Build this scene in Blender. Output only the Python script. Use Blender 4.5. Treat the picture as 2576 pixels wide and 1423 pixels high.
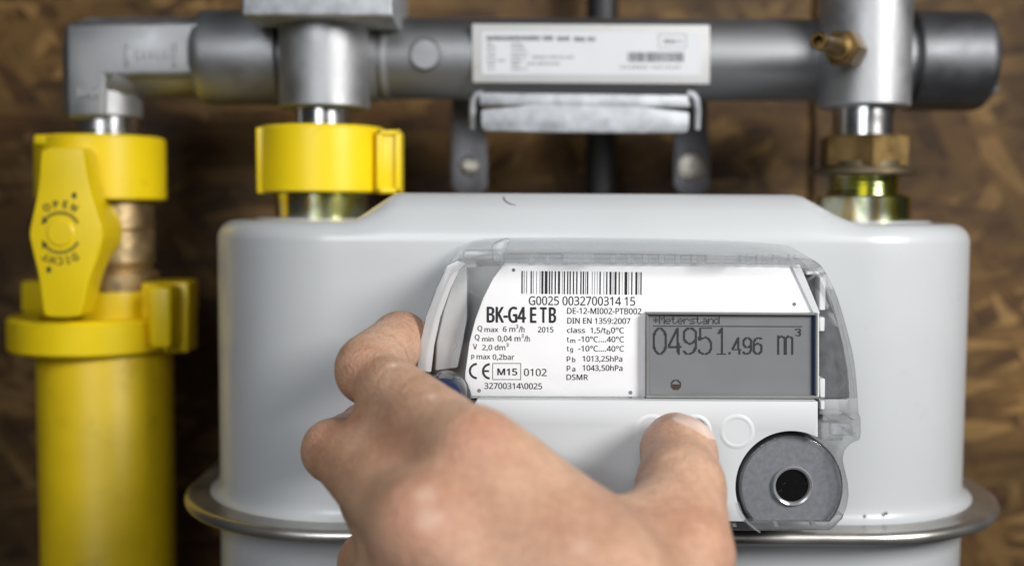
import bpy, bmesh, math, random
import numpy as np
from mathutils import Vector, Matrix
R = math.radians
random.seed(7)
for o in list(bpy.data.objects):
    bpy.data.objects.remove(o)
SC = bpy.context.scene
COL = SC.collection

# ------------------------------------------------------------------ camera, light, exposure
PITCH, ROLL, FPX = R(3.8), R(0.3), 2800.0         # focal length in pixels of a 2576 px wide picture
CZ = 1300.0                                       # camera height, mm
CAMROT = Matrix.Rotation(math.pi / 2 - PITCH, 3, 'X') @ Matrix.Rotation(ROLL, 3, 'Z')
cd = bpy.data.cameras.new('camera')
cam = bpy.data.objects.new('camera', cd)
COL.objects.link(cam)
cam.matrix_world = Matrix.Translation((0, 0, CZ * .001)) @ CAMROT.to_4x4()
cd.sensor_width = 36.0
cd.lens = 36.0 * FPX / 2576.0
cd.clip_start = 0.02
cd.clip_end = 20
cd.dof.use_dof = True
cd.dof.focus_distance = 0.399
cd.dof.aperture_fstop = 4.1
cd.dof.aperture_blades = 9
SC.camera = cam

W = bpy.data.worlds.new('World')
SC.world = W
W.use_nodes = True
wn, wl = W.node_tree.nodes, W.node_tree.links
bg = wn['Background']
wtc = wn.new('ShaderNodeTexCoord')
wsep = wn.new('ShaderNodeSeparateXYZ')
wl.new(wtc.outputs['Generated'], wsep.inputs[0])
wr = wn.new('ShaderNodeValToRGB')
wl.new(wsep.outputs['Z'], wr.inputs[0])
wr.color_ramp.elements[0].position = 0.0
wr.color_ramp.elements[0].color = (.13, .13, .135, 1)
wr.color_ramp.elements[1].position = 1.0
wr.color_ramp.elements[1].color = (.30, .32, .35, 1)
wl.new(wr.outputs[0], bg.inputs[0])
bg.inputs[1].default_value = 0.17


def area(name, loc, aim, size, power, color, sy=None, spread=180):
    l = bpy.data.lights.new(name, 'AREA')
    l.energy = power
    l.color = color
    l.size = size
    if sy:
        l.shape = 'RECTANGLE'
        l.size_y = sy
    l.spread = R(spread)
    o = bpy.data.objects.new(name, l)
    COL.objects.link(o)
    loc = Vector(loc) * .001 + Vector((0, 0, CZ * .001))
    aim = Vector(aim) * .001 + Vector((0, 0, CZ * .001))
    o.location = loc
    o.rotation_euler = (aim - loc).to_track_quat('-Z', 'Y').to_euler()
    return o


area('key_lamp', (690, -240, 390), (70, 450, -5), .34, 1.62, (1, .985, .955), .34, 61)
area('fill_lamp', (-180, -480, 300), (50, 420, -70), (.5), .64, (.95, .975, 1.0), .5, 54)
SC.view_settings.view_transform = 'Standard'
SC.view_settings.look = 'None'
SC.view_settings.exposure = 0
SC.view_settings.gamma = 1
SC.view_settings.use_curve_mapping = False
SC.render.engine = 'CYCLES'
SC.cycles.use_denoising = True
SC.cycles.max_bounces = 10
SC.cycles.transparent_max_bounces = 24
SC.cycles.caustics_reflective = False
SC.cycles.caustics_refractive = False


# ------------------------------------------------------------------ helpers
def P(px, py, Y):
    """photo position (2576 px wide) at depth Y (mm in front of the lens) -> world, mm"""
    d = CAMROT @ Vector(((px - 1288) / FPX, -(py - 711.5) / FPX, -1))
    return Vector((0, 0, CZ)) + d * (Y / d.y)


def mm(px, Y):
    return px * Y / FPX


def base_of(parent):
    b = Vector((0, 0, 0))
    while parent is not None:
        b += Vector(parent.location)
        parent = parent.parent
    return b * 1000


def mesh(name, verts, faces, m, parent=None, smooth=True, angle=38, loc=None):
    me = bpy.data.meshes.new(name)
    b = base_of(parent)
    if loc is not None:
        b = Vector(loc)
    me.from_pydata([((v[0] - b[0]) * .001, (v[1] - b[1]) * .001, (v[2] - b[2]) * .001) for v in verts], [], faces)
    me.update()
    bm = bmesh.new()
    bm.from_mesh(me)
    bmesh.ops.recalc_face_normals(bm, faces=bm.faces)
    bm.to_mesh(me)
    bm.free()
    if smooth:
        me.polygons.foreach_set('use_smooth', [True] * len(me.polygons))
        if angle < 179:
            me.set_sharp_from_angle(angle=R(angle))
    me.materials.append(m)
    o = bpy.data.objects.new(name, me)
    COL.objects.link(o)
    if parent is not None:
        o.parent = parent
    if loc is not None:
        o.location = Vector(loc) * .001
    return o


class MB:
    """collects shapes of ONE part"""

    def __init__(s):
        s.v, s.f = [], []

    def add(s, v, f):
        n = len(s.v)
        s.v += [tuple(p) for p in v]
        s.f += [tuple(i + n for i in q) for q in f]
        return s

    def build(s, name, m, parent=None, **k):
        return mesh(name, s.v, s.f, m, parent, **k)

    def lathe(s, prof, o, ax=(0, 0, 1), n=72, closed=False):
        """prof: (radius, distance along axis)"""
        ax = Vector(ax).normalized()
        t = Vector((1, 0, 0)) if abs(ax.x) < .9 else Vector((0, 1, 0))
        u = (t - ax * t.dot(ax)).normalized()
        w = ax.cross(u)
        o = Vector(o)
        V, F = [], []
        for r, h in prof:
            for i in range(n):
                a = 2 * math.pi * i / n
                V.append(o + ax * h + (u * math.cos(a) + w * math.sin(a)) * r)
        k = len(prof)
        for j in range(k - 1):
            for i in range(n):
                F.append((j * n + i, j * n + (i + 1) % n, (j + 1) * n + (i + 1) % n, (j + 1) * n + i))
        if not closed:
            F.append(tuple(range(n))[::-1])
            F.append(tuple(range((k - 1) * n, k * n)))
        else:
            for i in range(n):
                F.append(((k - 1) * n + i, (k - 1) * n + (i + 1) % n, (i + 1) % n, i))
        return s.add(V, F)

    def prism(s, pts, y0, y1, bev=0, seg=2, only_front=False):
        """pts: (x,z) mm outline extruded between depths y0 (front) and y1"""
        bm = bmesh.new()
        vs = [bm.verts.new((x, y0, z)) for x, z in pts]
        f = bm.faces.new(vs)
        r = bmesh.ops.extrude_face_region(bm, geom=[f])
        for g in r['geom']:
            if isinstance(g, bmesh.types.BMVert):
                g.co.y = y1
        bm.verts.ensure_lookup_table()
        if bev > 0:
            if only_front:
                E = [e for e in bm.edges if all(abs(v.co.y - y0) < 1e-6 for v in e.verts)]
            else:
                E = [e for e in bm.edges]
            bmesh.ops.bevel(bm, geom=E, offset=bev, segments=seg, affect='EDGES', profile=.5, clamp_overlap=True)
        bm.verts.index_update()
        s.add([v.co[:] for v in bm.verts], [[v.index for v in q.verts] for q in bm.faces])
        bm.free()
        return s

    def box(s, a, b, bev=0, seg=2):
        return s.prism([(a[0], a[2]), (b[0], a[2]), (b[0], b[2]), (a[0], b[2])], a[1], b[1], bev, seg)

    def tube(s, path, r, n=10):
        path = [Vector(p) for p in path]
        V, F = [], []
        up = Vector((0.123, .95, .2)).normalized()
        for k, p in enumerate(path):
            d = (path[min(k + 1, len(path) - 1)] - path[max(k - 1, 0)]).normalized()
            u = (up - d * up.dot(d)).normalized()
            w = d.cross(u)
            rr = r[k] if isinstance(r, (list, tuple)) else r
            for i in range(n):
                a = 2 * math.pi * i / n
                V.append(p + (u * math.cos(a) + w * math.sin(a)) * rr)
        for k in range(len(path) - 1):
            for i in range(n):
                F.append((k * n + i, k * n + (i + 1) % n, (k + 1) * n + (i + 1) % n, (k + 1) * n + i))
        F.append(tuple(range(n)))
        F.append(tuple(range((len(path) - 1) * n, len(path) * n)))
        return s.add(V, F)

    def quadpx(s, x0, y0, x1, y1, Y):
        return s.add([P(x0, y0, Y), P(x1, y0, Y), P(x1, y1, Y), P(x0, y1, Y)], [(0, 1, 2, 3)])


def outl(pts, Y):
    r = []
    for p in pts:
        q = P(p[0], p[1], Y)
        r.append((q.x, q.z))
    return r


def chaikin(pts, it=1):
    pts = [Vector(p) for p in pts]
    for _ in range(it):
        q = []
        for i in range(len(pts)):
            a, b = pts[i], pts[(i + 1) % len(pts)]
            q += [a * .75 + b * .25, a * .25 + b * .75]
        pts = q
    return pts


def circ(cx, cy, r, n=48, a0=0, a1=360, end=False):
    k = n + 1 if end else n
    return [(cx + r * math.cos(R(a0 + (a1 - a0) * i / n)), cy + r * math.sin(R(a0 + (a1 - a0) * i / n))) for i in range(k)]


def tag(o, label, cat, group=None, kind=None):
    o['label'] = label
    o['category'] = cat
    if group:
        o['group'] = group
    if kind:
        o['kind'] = kind
    return o


def thing(name, loc, label, cat, group=None):
    o = bpy.data.objects.new(name, None)
    o.empty_display_size = .02
    COL.objects.link(o)
    o.location = Vector(loc) * .001
    return tag(o, label, cat, group)


# ------------------------------------------------------------------ materials
def mat(name, col, rough=.5, metal=0.0, var=.06, vscale=60, bump=0.0, bscale=400, coat=0.0, sss=0.0, stretch=None,
        rvar=0.0, spec=.5, dirt=None):
    m = bpy.data.materials.new(name)
    m.use_nodes = True
    N, L = m.node_tree.nodes, m.node_tree.links
    b = N['Principled BSDF']
    b.inputs['Roughness'].default_value = rough
    b.inputs['Metallic'].default_value = metal
    b.inputs['Coat Weight'].default_value = coat
    b.inputs['Coat Roughness'].default_value = .12
    b.inputs['Specular IOR Level'].default_value = spec
    tc = N.new('ShaderNodeTexCoord')
    mp = N.new('ShaderNodeMapping')
    L.new(tc.outputs['Object'], mp.inputs[0])
    if stretch:
        mp.inputs['Scale'].default_value = stretch
    nz = N.new('ShaderNodeTexNoise')
    nz.inputs['Scale'].default_value = vscale
    nz.inputs['Detail'].default_value = 6
    L.new(mp.outputs[0], nz.inputs[0])
    rp = N.new('ShaderNodeValToRGB')
    rp.color_ramp.elements[0].position = .3
    rp.color_ramp.elements[1].position = .7
    rp.color_ramp.elements[0].color = (*[max(0, c * (1 - var)) for c in col], 1)
    rp.color_ramp.elements[1].color = (*[min(1, c * (1 + var)) for c in col], 1)
    L.new(nz.outputs['Fac'], rp.inputs[0])
    out = rp.outputs[0]
    if dirt:
        n3 = N.new('ShaderNodeTexNoise')
        n3.inputs['Scale'].default_value = dirt[1]
        n3.inputs['Detail'].default_value = 8
        n3.inputs['Roughness'].default_value = .7
        L.new(tc.outputs['Object'], n3.inputs[0])
        r3 = N.new('ShaderNodeMapRange')
        r3.inputs[1].default_value = dirt[2]
        r3.inputs[2].default_value = dirt[3]
        L.new(n3.outputs['Fac'], r3.inputs[0])
        mx = N.new('ShaderNodeMix')
        mx.data_type = 'RGBA'
        L.new(r3.outputs[0], mx.inputs[0])
        L.new(out, mx.inputs[6])
        mx.inputs[7].default_value = (*dirt[0], 1)
        out = mx.outputs[2]
    L.new(out, b.inputs['Base Color'])
    if rvar:
        mr = N.new('ShaderNodeMapRange')
        mr.inputs[3].default_value = max(.02, rough - rvar)
        mr.inputs[4].default_value = min(1, rough + rvar)
        mr.inputs[1].default_value = .3
        mr.inputs[2].default_value = .7
        L.new(nz.outputs['Fac'], mr.inputs[0])
        L.new(mr.outputs[0], b.inputs['Roughness'])
    if bump:
        n2 = N.new('ShaderNodeTexNoise')
        n2.inputs['Scale'].default_value = bscale
        n2.inputs['Detail'].default_value = 4
        L.new(mp.outputs[0], n2.inputs[0])
        bp = N.new('ShaderNodeBump')
        bp.inputs['Strength'].default_value = 1.0
        bp.inputs['Distance'].default_value = bump * .001
        L.new(n2.outputs['Fac'], bp.inputs['Height'])
        L.new(bp.outputs[0], b.inputs['Normal'])
    if sss:
        b.inputs['Subsurface Weight'].default_value = sss
        b.inputs['Subsurface Radius'].default_value = (1, .35, .2)
        b.inputs['Subsurface Scale'].default_value = .003
    return m


def clear(name, tint=(.96, .965, .97), rough=.03, haze=0.0, hazecol=(.8, .82, .84)):
    """clear moulded plastic: straight-through light, fresnel gloss, a little milkiness"""
    m = bpy.data.materials.new(name)
    m.use_nodes = True
    N, L = m.node_tree.nodes, m.node_tree.links
    N.remove(N['Principled BSDF'])
    t = N.new('ShaderNodeBsdfTransparent')
    t.inputs[0].default_value = (*tint, 1)
    g = N.new('ShaderNodeBsdfGlossy')
    g.inputs['Roughness'].default_value = rough
    fr = N.new('ShaderNodeFresnel')
    ge = N.new('ShaderNodeNewGeometry')
    ior = N.new('ShaderNodeMapRange')      # a straight-through sheet: same fresnel from both sides
    ior.inputs[3].default_value = 1.45
    ior.inputs[4].default_value = 1 / 1.45
    L.new(ge.outputs['Backfacing'], ior.inputs[0])
    L.new(ior.outputs[0], fr.inputs[0])
    d = N.new('ShaderNodeBsdfDiffuse')
    d.inputs[0].default_value = (*hazecol, 1)
    mx0 = N.new('ShaderNodeMixShader')
    mx0.inputs[0].default_value = haze
    L.new(t.outputs[0], mx0.inputs[1])
    L.new(d.outputs[0], mx0.inputs[2])
    mx = N.new('ShaderNodeMixShader')
    L.new(fr.outputs[0], mx.inputs[0])
    L.new(mx0.outputs[0], mx.inputs[1])
    L.new(g.outputs[0], mx.inputs[2])
    L.new(mx.outputs[0], N['Material Output'].inputs[0])
    return m


M = {}
M['paint'] = mat('meter_paint', (.50, .515, .53), .36, 0, .02, 25, .02, 900, coat=.25, dirt=((.43, .42, .40), 70, .62, .86))
M['seam'] = mat('crimped_steel', (.47, .455, .43), .36, .9, .10, 40, .03, 300, rvar=.08)
M['alu'] = mat('cast_aluminium', (.41, .415, .428), .53, .92, .10, 70, .10, 900, rvar=.08)
M['alu_dark'] = mat('aged_aluminium', (.14, .143, .153), .5, .9, .12, 70, .08, 900, rvar=.08)
M['alu_grey'] = mat('pipe_aluminium', (.27, .273, .284), .52, .92, .12, 40, .06, 700, rvar=.1, stretch=(.2, 1, 1))
M['steel'] = mat('bright_steel', (.75, .75, .76), .22, 1, .05, 80, .02, 400, rvar=.06)
M['galv'] = mat('galvanised_steel', (.46, .475, .50), .62, .8, .28, 150, .01, 350, rvar=.08)
M['brass'] = mat('dull_brass', (.25, .165, .065), .45, .95, .18, 120, .08, 500, rvar=.1)
M['brass_body'] = mat('pale_brass', (.50, .37, .20), .45, .95, .2, 100, .18, 260, rvar=.1)
M['yellow'] = mat('yellow_plastic', (.86, .63, .006), .36, 0, .05, 40, .04, 600, dirt=((.55, .40, .02), 55, .62, .85))
M['yellow_pipe'] = mat('yellow_coated_pipe', (.74, .52, .006), .45, 0, .08, 30, .03, 500, dirt=((.45, .30, .01), 40, .55, .85))
M['black'] = mat('black_print', (.012, .012, .016), .5, 0, .1, 200)
M['olive'] = mat('thin_black_print', (.22, .17, .012), .5, 0, .1, 200)
M['plate'] = mat('white_plate', (.93, .93, .945), .35, 0, .01, 40)
M['panel'] = mat('light_grey_plastic', (.575, .59, .605), .40, 0, .012, 60, .01, 2500)
M['tray'] = mat('grey_plastic_tray', (.42, .425, .435), .5, 0, .08, 90)
M['tray_shaded'] = mat('shaded_inner_plastic', (.16, .163, .17), .45, 0, .2, 300, .02, 3000)  # darkened tray tone: the dim right side is put into the colour
M['whiteish'] = mat('white_plastic', (.80, .81, .82), .4, 0, .02, 90)
M['navy'] = mat('navy_plastic', (.010, .026, .08), .38, 0, .15, 300, .02, 3000)
M['disc'] = mat('grey_pressed_disc', (.145, .15, .165), .55, 0, .16, 500, .05, 2500)
M['blackgloss'] = mat('black_window', (.006, .006, .006), .12, 0, .1, 100, dirt=((.06, .055, .045), 420, .60, .72))
M['blackmat'] = mat('black_rubber', (.012, .012, .014), .55, 0, .1, 100)
M['lcd'] = mat('display_glass', (.21, .216, .224), .13, 0, .04, 90)
M['lcdink'] = mat('display_ink', (.035, .033, .034), .4, 0, .05, 200)
M['lcdbrown'] = mat('display_ink_brown', (.06, .035, .025), .4, 0, .05, 200)
M['bezel'] = mat('display_bezel', (.22, .225, .22), .3, 0, .06, 200)
M['label'] = mat('label_card', (.52, .52, .52), .5, 0, .05, 30, dirt=((.38, .33, .26), 60, .58, .8))
M['paper'] = mat('label_paper', (.62, .63, .66), .5, 0, .02, 60)
M['ink'] = mat('grey_print', (.05, .05, .06), .6, 0, .05, 60)
M['port'] = mat('port_rim', (.30, .305, .32), .16, .3, .1, 200)
M['grime'] = mat('grime', (.12, .105, .085), .8, 0, .2, 300)
M['washer'] = mat('dark_brass', (.13, .10, .06), .5, .8, .2, 150)
M['strap'] = mat('grey_strap_steel', (.20, .20, .215), .5, .9, .12, 80, .05, 500)
M['rubber'] = mat('black_pipe_coating', (.015, .015, .018), .5, 0, .1, 50)
M['screw'] = mat('zinc_screw', (.50, .47, .42), .4, 1, .12, 200)
M['clear'] = clear('clear_polycarbonate', (.905, .91, .915), haze=.03)
M['edge'] = clear('lit_polycarbonate', (.93, .93, .93), .1, .48, (.88, .88, .89))  # whitened: light scattered in the clear wall is put into the colour
M['clear_pane'] = clear('clear_pane', (1, 1, 1), .02, .0)
M['frost'] = clear('frosted_polycarbonate', (.95, .955, .96), .2, .12, (.78, .8, .82))


def zinc_mat():
    m = mat('yellow_zinc', (.6, .6, .5), .2, 1, .05, 40, .03, 300)
    N, L = m.node_tree.nodes, m.node_tree.links
    b = N['Principled BSDF']
    tc = N.new('ShaderNodeTexCoord')
    mp = N.new('ShaderNodeMapping')
    mp.inputs['Scale'].default_value = (1, 1, .45)
    L.new(tc.outputs['Object'], mp.inputs[0])
    nz = N.new('ShaderNodeTexNoise')
    nz.inputs['Scale'].default_value = 75
    nz.inputs['Detail'].default_value = 3
    L.new(mp.outputs[0], nz.inputs[0])
    rp = N.new('ShaderNodeValToRGB')
    cr = rp.color_ramp
    cr.elements[0].position = .28
    cr.elements[0].color = (.62, .60, .10, 1)
    cr.elements[1].position = .75
    cr.elements[1].color = (.55, .48, .62, 1)
    for p, c in ((.40, (.52, .50, .12)), (.48, (.64, .70, .40)), (.55, (.70, .72, .62)), (.63, (.66, .52, .16))):
        e = cr.elements.new(p)
        e.color = (*c, 1)
    L.new(nz.outputs['Fac'], rp.inputs[0])
    L.new(rp.outputs[0], b.inputs['Base Color'])
    return m


def osb_mat():
    m = mat('osb_strands', (.2, .12, .05), .7, 0, .1, 30)
    N, L = m.node_tree.nodes, m.node_tree.links
    b = N['Principled BSDF']
    tc = N.new('ShaderNodeTexCoord')
    prev = None
    warp = N.new('ShaderNodeTexNoise')
    warp.inputs['Scale'].default_value = 14
    L.new(tc.outputs['Object'], warp.inputs[0])
    for k, (ang, sc, thr) in enumerate(((12, (20, 20, 110), 0), (-38, (18, 18, 95), .4), (63, (22, 22, 105), .45), (-8, (17, 17, 115), .5), (30, (20, 20, 105), .5), (-60, (19, 19, 100), .5), (2, (18, 18, 120), .5))):
        mp = N.new('ShaderNodeMapping')
        mp.vector_type = 'POINT'
        mp.inputs['Rotation'].default_value = (0, R(ang), 0)
        mp.inputs['Location'].default_value = (k * 3.3, 0, k * 1.7)
        L.new(tc.outputs['Object'], mp.inputs[0])
        ms = N.new('ShaderNodeMapping')
        ms.inputs['Scale'].default_value = sc
        L.new(mp.outputs[0], ms.inputs[0])
        ad = N.new('ShaderNodeMix')
        ad.data_type = 'RGBA'
        ad.blend_type = 'ADD'
        ad.inputs[0].default_value = .7
        L.new(ms.outputs[0], ad.inputs[6])
        L.new(warp.outputs['Color'], ad.inputs[7])
        vo = N.new('ShaderNodeTexVoronoi')
        vo.inputs['Scale'].default_value = 1.0
        L.new(ad.outputs[2], vo.inputs['Vector'])
        sp = N.new('ShaderNodeSeparateColor')
        L.new(vo.outputs['Color'], sp.inputs[0])
        rp = N.new('ShaderNodeValToRGB')
        cr = rp.color_ramp
        cr.elements[0].color = (.045, .019, .005, 1)
        cr.elements[1].color = (.31, .18, .060, 1)
        e = cr.elements.new(.25)
        e.color = (.088, .041, .010, 1)
        e = cr.elements.new(.7)
        e.color = (.138, .073, .020, 1)
        L.new(sp.outputs[0], rp.inputs[0])
        # grain along the strand
        gs = N.new('ShaderNodeMapping')
        gs.inputs['Scale'].default_value = (25, 25, 420)
        L.new(mp.outputs[0], gs.inputs[0])
        gn = N.new('ShaderNodeTexNoise')
        gn.inputs['Scale'].default_value = 1
        gn.inputs['Detail'].default_value = 5
        L.new(gs.outputs[0], gn.inputs[0])
        gm = N.new('ShaderNodeMapRange')
        gm.inputs[3].default_value = .45
        gm.inputs[4].default_value = 1.5
        L.new(gn.outputs['Fac'], gm.inputs[0])
        mu = N.new('ShaderNodeMix')
        mu.data_type = 'RGBA'
        mu.blend_type = 'MULTIPLY'
        mu.inputs[0].default_value = 1
        L.new(rp.outputs[0], mu.inputs[6])
        L.new(gm.outputs[0], mu.inputs[7])
        if prev is None:
            prev = mu.outputs[2]
        else:
            gt = N.new('ShaderNodeMath')
            gt.operation = 'GREATER_THAN'
            L.new(sp.outputs[1], gt.inputs[0])
            gt.inputs[1].default_value = thr
            hf = N.new('ShaderNodeMath')
            hf.operation = 'MULTIPLY'
            L.new(gt.outputs[0], hf.inputs[0])
            hf.inputs[1].default_value = .8
            mx = N.new('ShaderNodeMix')
            mx.data_type = 'RGBA'
            L.new(hf.outputs[0], mx.inputs[0])
            L.new(prev, mx.inputs[6])
            L.new(mu.outputs[2], mx.inputs[7])
            prev = mx.outputs[2]
    # broad patches of paler and darker wood
    bn = N.new('ShaderNodeTexNoise')
    bn.inputs['Scale'].default_value = 9
    bn.inputs['Detail'].default_value = 4
    L.new(tc.outputs['Object'], bn.inputs[0])
    br_ = N.new('ShaderNodeMapRange')
    br_.inputs[1].default_value = .35
    br_.inputs[2].default_value = .68
    br_.inputs[3].default_value = .45
    br_.inputs[4].default_value = 1.9
    L.new(bn.outputs['Fac'], br_.inputs[0])
    mb_ = N.new('ShaderNodeMix')
    mb_.data_type = 'RGBA'
    mb_.blend_type = 'MULTIPLY'
    mb_.inputs[0].default_value = 1
    L.new(prev, mb_.inputs[6])
    L.new(br_.outputs[0], mb_.inputs[7])
    L.new(mb_.outputs[2], b.inputs['Base Color'])
    return m


M['zinc'] = zinc_mat()
M['osb'] = osb_mat()

# ------------------------------------------------------------------ wall of OSB boards
YW = 668.0
xs = P(2040, 360, YW).x
for nm, x0, x1, yy, lab in (
        ('osb_board', -700, xs - 1.0, YW, 'wide brown strand board wall panel behind the pipes, left of the vertical joint'),
        ('osb_board', xs + 1.0, 800, YW - 2.5, 'brown strand board wall panel on the right of the vertical joint, behind the brass nut')):
    b = MB().box((x0, yy, CZ - 520), (x1, yy + 18, CZ + 480), 1.0, 1)
    o = b.build('osb_board', M['osb'], loc=((x0 + x1) / 2, yy, CZ - 520), smooth=False)
    tag(o, lab, 'wall panel')

# black service pipe on the wall
q = P(1512, 300, 640)
o = MB().lathe([(9, -560), (9, 330)], (q.x, 640, q.z), n=40).build('wall_pipe', M['rubber'], loc=(q.x, 640, q.z - 560))
tag(o, 'black vertical pipe running down the strand board behind the grey clamp', 'pipe')

# ------------------------------------------------------------------ manifold of aluminium pipes
YA, YV = 549.0, 526.0                             # axis of the horizontal pipe; axis of the columns above the meter
ax = P(1100, 148, YA)
zA = ax.z
man = thing('gas_manifold', (P(1500, 148, YA).x, YA, zA), 'horizontal grey aluminium gas pipe with elbow, two tees, white label and dark end cap', 'pipe')


def hcyl(name, x0, x1, r, m, prof=None, zc=None, yc=YA, parent=None):
    xa, xb = P(x0, 148, yc).x, P(x1, 148, yc).x
    L_ = xb - xa
    pr = prof(L_) if prof else [(r - .6, 0), (r, .6), (r, L_ - .6), (r - .6, L_)]
    return MB().lathe(pr, (xa, yc, zA if zc is None else zc), (1, 0, 0), 96).build(name, m, parent or man)


def vcyl(cx, ytop, ybot, rpx, Y=YV, bev=.8):
    top, bot = P(cx, ytop, Y), P(cx, ybot, Y)
    r = mm(rpx, Y)
    h = top.z - bot.z
    return (bot.x, Y, bot.z), r, h, [(r - bev, 0), (r, bev), (r, h - bev), (r - bev, h)]


main_pipe = hcyl('main_pipe', 700, 2300, mm(100, YA), M['alu_grey'])
rc = mm(117, YA)
hcyl('coupling', 497, 715, rc, M['alu'], lambda L_: [(rc - 7, 0), (rc - 3, .8), (rc - .8, 3), (rc, 7), (rc, L_ - 1), (rc - 1, L_)], zc=zA)
# elbow
eb = MB()
eb.prism(outl([(163, 57), (508, 52), (508, 192), (268, 194), (264, 298), (166, 298)], YA - 18), YA - 19, YA + 4, 2.6, 3)
c = P(258, 149, YA)
eb.lathe([(17.2, P(258, 298, YA).z - zA), (18.2, P(258, 294, YA).z - zA), (18.2, 0), (17.4, 8), (14.5, 13.5), (8, 17.6), (.05, 18.6)], (c.x, YA, zA), (0, 0, 1), 80)
eb.lathe([(8, -16.5), (14.5, -11), (18.4, 0), (19, 10), (19, P(508, 149, YA).x - c.x)], (c.x, YA, zA), (1, 0, 0), 80)
eb.lathe([(19, 16), (17.5, 18.5), (12, 24), (.05, 27)], (c.x, YA, zA), Vector((1, 0, -1)), 60)
elb = eb.build('elbow', M['alu'], man)
g = MB()
for x in (318, 437):
    a, b = P(x - 5, 110, YA - 20), P(x + 5, 168, YA - 20)
    g.box((a.x, YA - 20, b.z), (b.x, YA - 18, a.z), .3, 1)
for i, x in enumerate((345, 362, 380, 398, 415)):
    a, b = P(x - 5, 127 + (i % 2) * 3, YA - 20), P(x + 5, 152 - (i % 3) * 3, YA - 20)
    g.box((a.x, YA - 19.5, b.z), (b.x, YA - 18, a.z), .3, 1)
for i, x in enumerate((195, 208, 219, 229, 240)):
    a, b = P(x - 3.5, 220 + (i % 2) * 4, YA - 20), P(x + 3.5, 250 - (i % 3) * 3, YA - 20)
    g.box((a.x, YA - 19.7, b.z), (b.x, YA - 18, a.z), .3, 1)
g.build('casting_mark', M['alu'], elb)
o_, r_, h_, p_ = vcyl(270, 285, 360, 76, YA)
MB().lathe(p_, o_).build('stub', M['steel'], man)
# left tee
o_, r_, h_, p_ = vcyl(817, 30, 275, 112)
tee = MB().lathe(p_, o_).build('tee', M['alu'], man)
b = MB()
for xx in (943, 974):
    c = P(xx, 148, YA)
    rr = mm(108 if xx == 943 else 106, YA)
    b.lathe([(rr - 3, -3.2), (rr, -1), (rr, 1), (rr - 3, 3.2)], (c.x, YA, zA), (1, 0, 0), 80)
b.build('tee_collar', M['alu'], tee)
a, c = P(606, -80, 494), P(988, 43, 494)
MB().box((a.x, 494, c.z), (c.x, 566, a.z), 1.6, 3).build('square_block', M['galv'], man)
o_, r_, h_, p_ = vcyl(814, 262, 345, 68)
MB().lathe(p_, o_).build('stub', M['steel'], man)
# round boss on the pipe
c = P(1070, 137, YA - 19)
MB().lathe([(7.6, -6), (7.6, .2), (6.9, .9), (6.6, .5), (0.05, .5)], (c.x, YA - mm(100, YA) - .3, c.z), (0, -1, 0), 48).build('round_boss', M['alu_grey'], man)
# name plate on the pipe
YL = YA - 20.5
lab = MB().prism(outl([(1187, 60), (1786, 63), (1786, 212), (1189, 208)], YL), YL, YL + 3, .5, 2).build('label_plate', M['label'], man)
MB().prism(outl([(1212, 80), (1762, 83), (1762, 190), (1213, 187)], YL), YL - .15, YL + .2).build('paper', M['paper'], lab, smooth=False)
ink = MB()
rnd = random.Random(3)


def zz2(x, y):
    return ((1300 + x / 1.61) * .6289, (y / 1.61) * .6289)


def wordrow(x0, x1, y0, y1, lw, gap, word=(3, 8)):
    x = x0
    cnt = rnd.randint(*word)
    while x < x1:
        w = lw * rnd.uniform(.6, 1.2)
        yy0 = y0 + rnd.choice((0, 0, 3))
        a, b2 = zz2(x, yy0), zz2(min(x + w, x1), y1)
        ink.quadpx(a[0], a[1], b2[0], b2[1], YL - .22)
        x += w + gap
        cnt -= 1
        if cnt == 0:
            x += lw
            cnt = rnd.randint(*word)


wordrow(1040, 1470, 232, 262, 13, 5, (18, 26))
wordrow(1495, 1580, 235, 264, 13, 5, (4, 5))
wordrow(1605, 1740, 238, 268, 13, 5, (2, 4))
for i, yy in enumerate((275, 300, 330, 358, 384, 408, 436)):
    wordrow(1042, 1042 + (35, 60, 70, 60, 115, 50, 55)[i], yy, yy + 13, 8, 5)
    wordrow(1200, 1200 + (80, 90, 110, 100, 75, 60, 100)[i], yy + 3, yy + 16, 8, 5)
wordrow(1335, 1605, 362, 377, 8, 6)
wordrow(1300, 1520, 402, 418, 8, 6)
wordrow(1900, 2310, 425, 442, 12, 14)
x = 1950
while x < 2310:
    w = rnd.choice((4, 4, 8, 12))
    a, b2 = zz2(x, 338), zz2(x + w, 400)
    ink.quadpx(a[0], a[1], b2[0], b2[1], YL - .22)
    x += w + rnd.choice((4, 5, 8))
for (x0, y0, x1, y1) in ((2148, 222, 2325, 225), (2148, 308, 2325, 311), (2148, 222, 2152, 311), (2321, 222, 2325, 311)):
    a, b2 = zz2(x0, y0), zz2(x1, y1)
    ink.quadpx(a[0], a[1], b2[0], b2[1], YL - .22)
wordrow(2185, 2290, 255, 280, 14, 8)
ink.build('print', M['ink'], lab, smooth=False)
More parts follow.
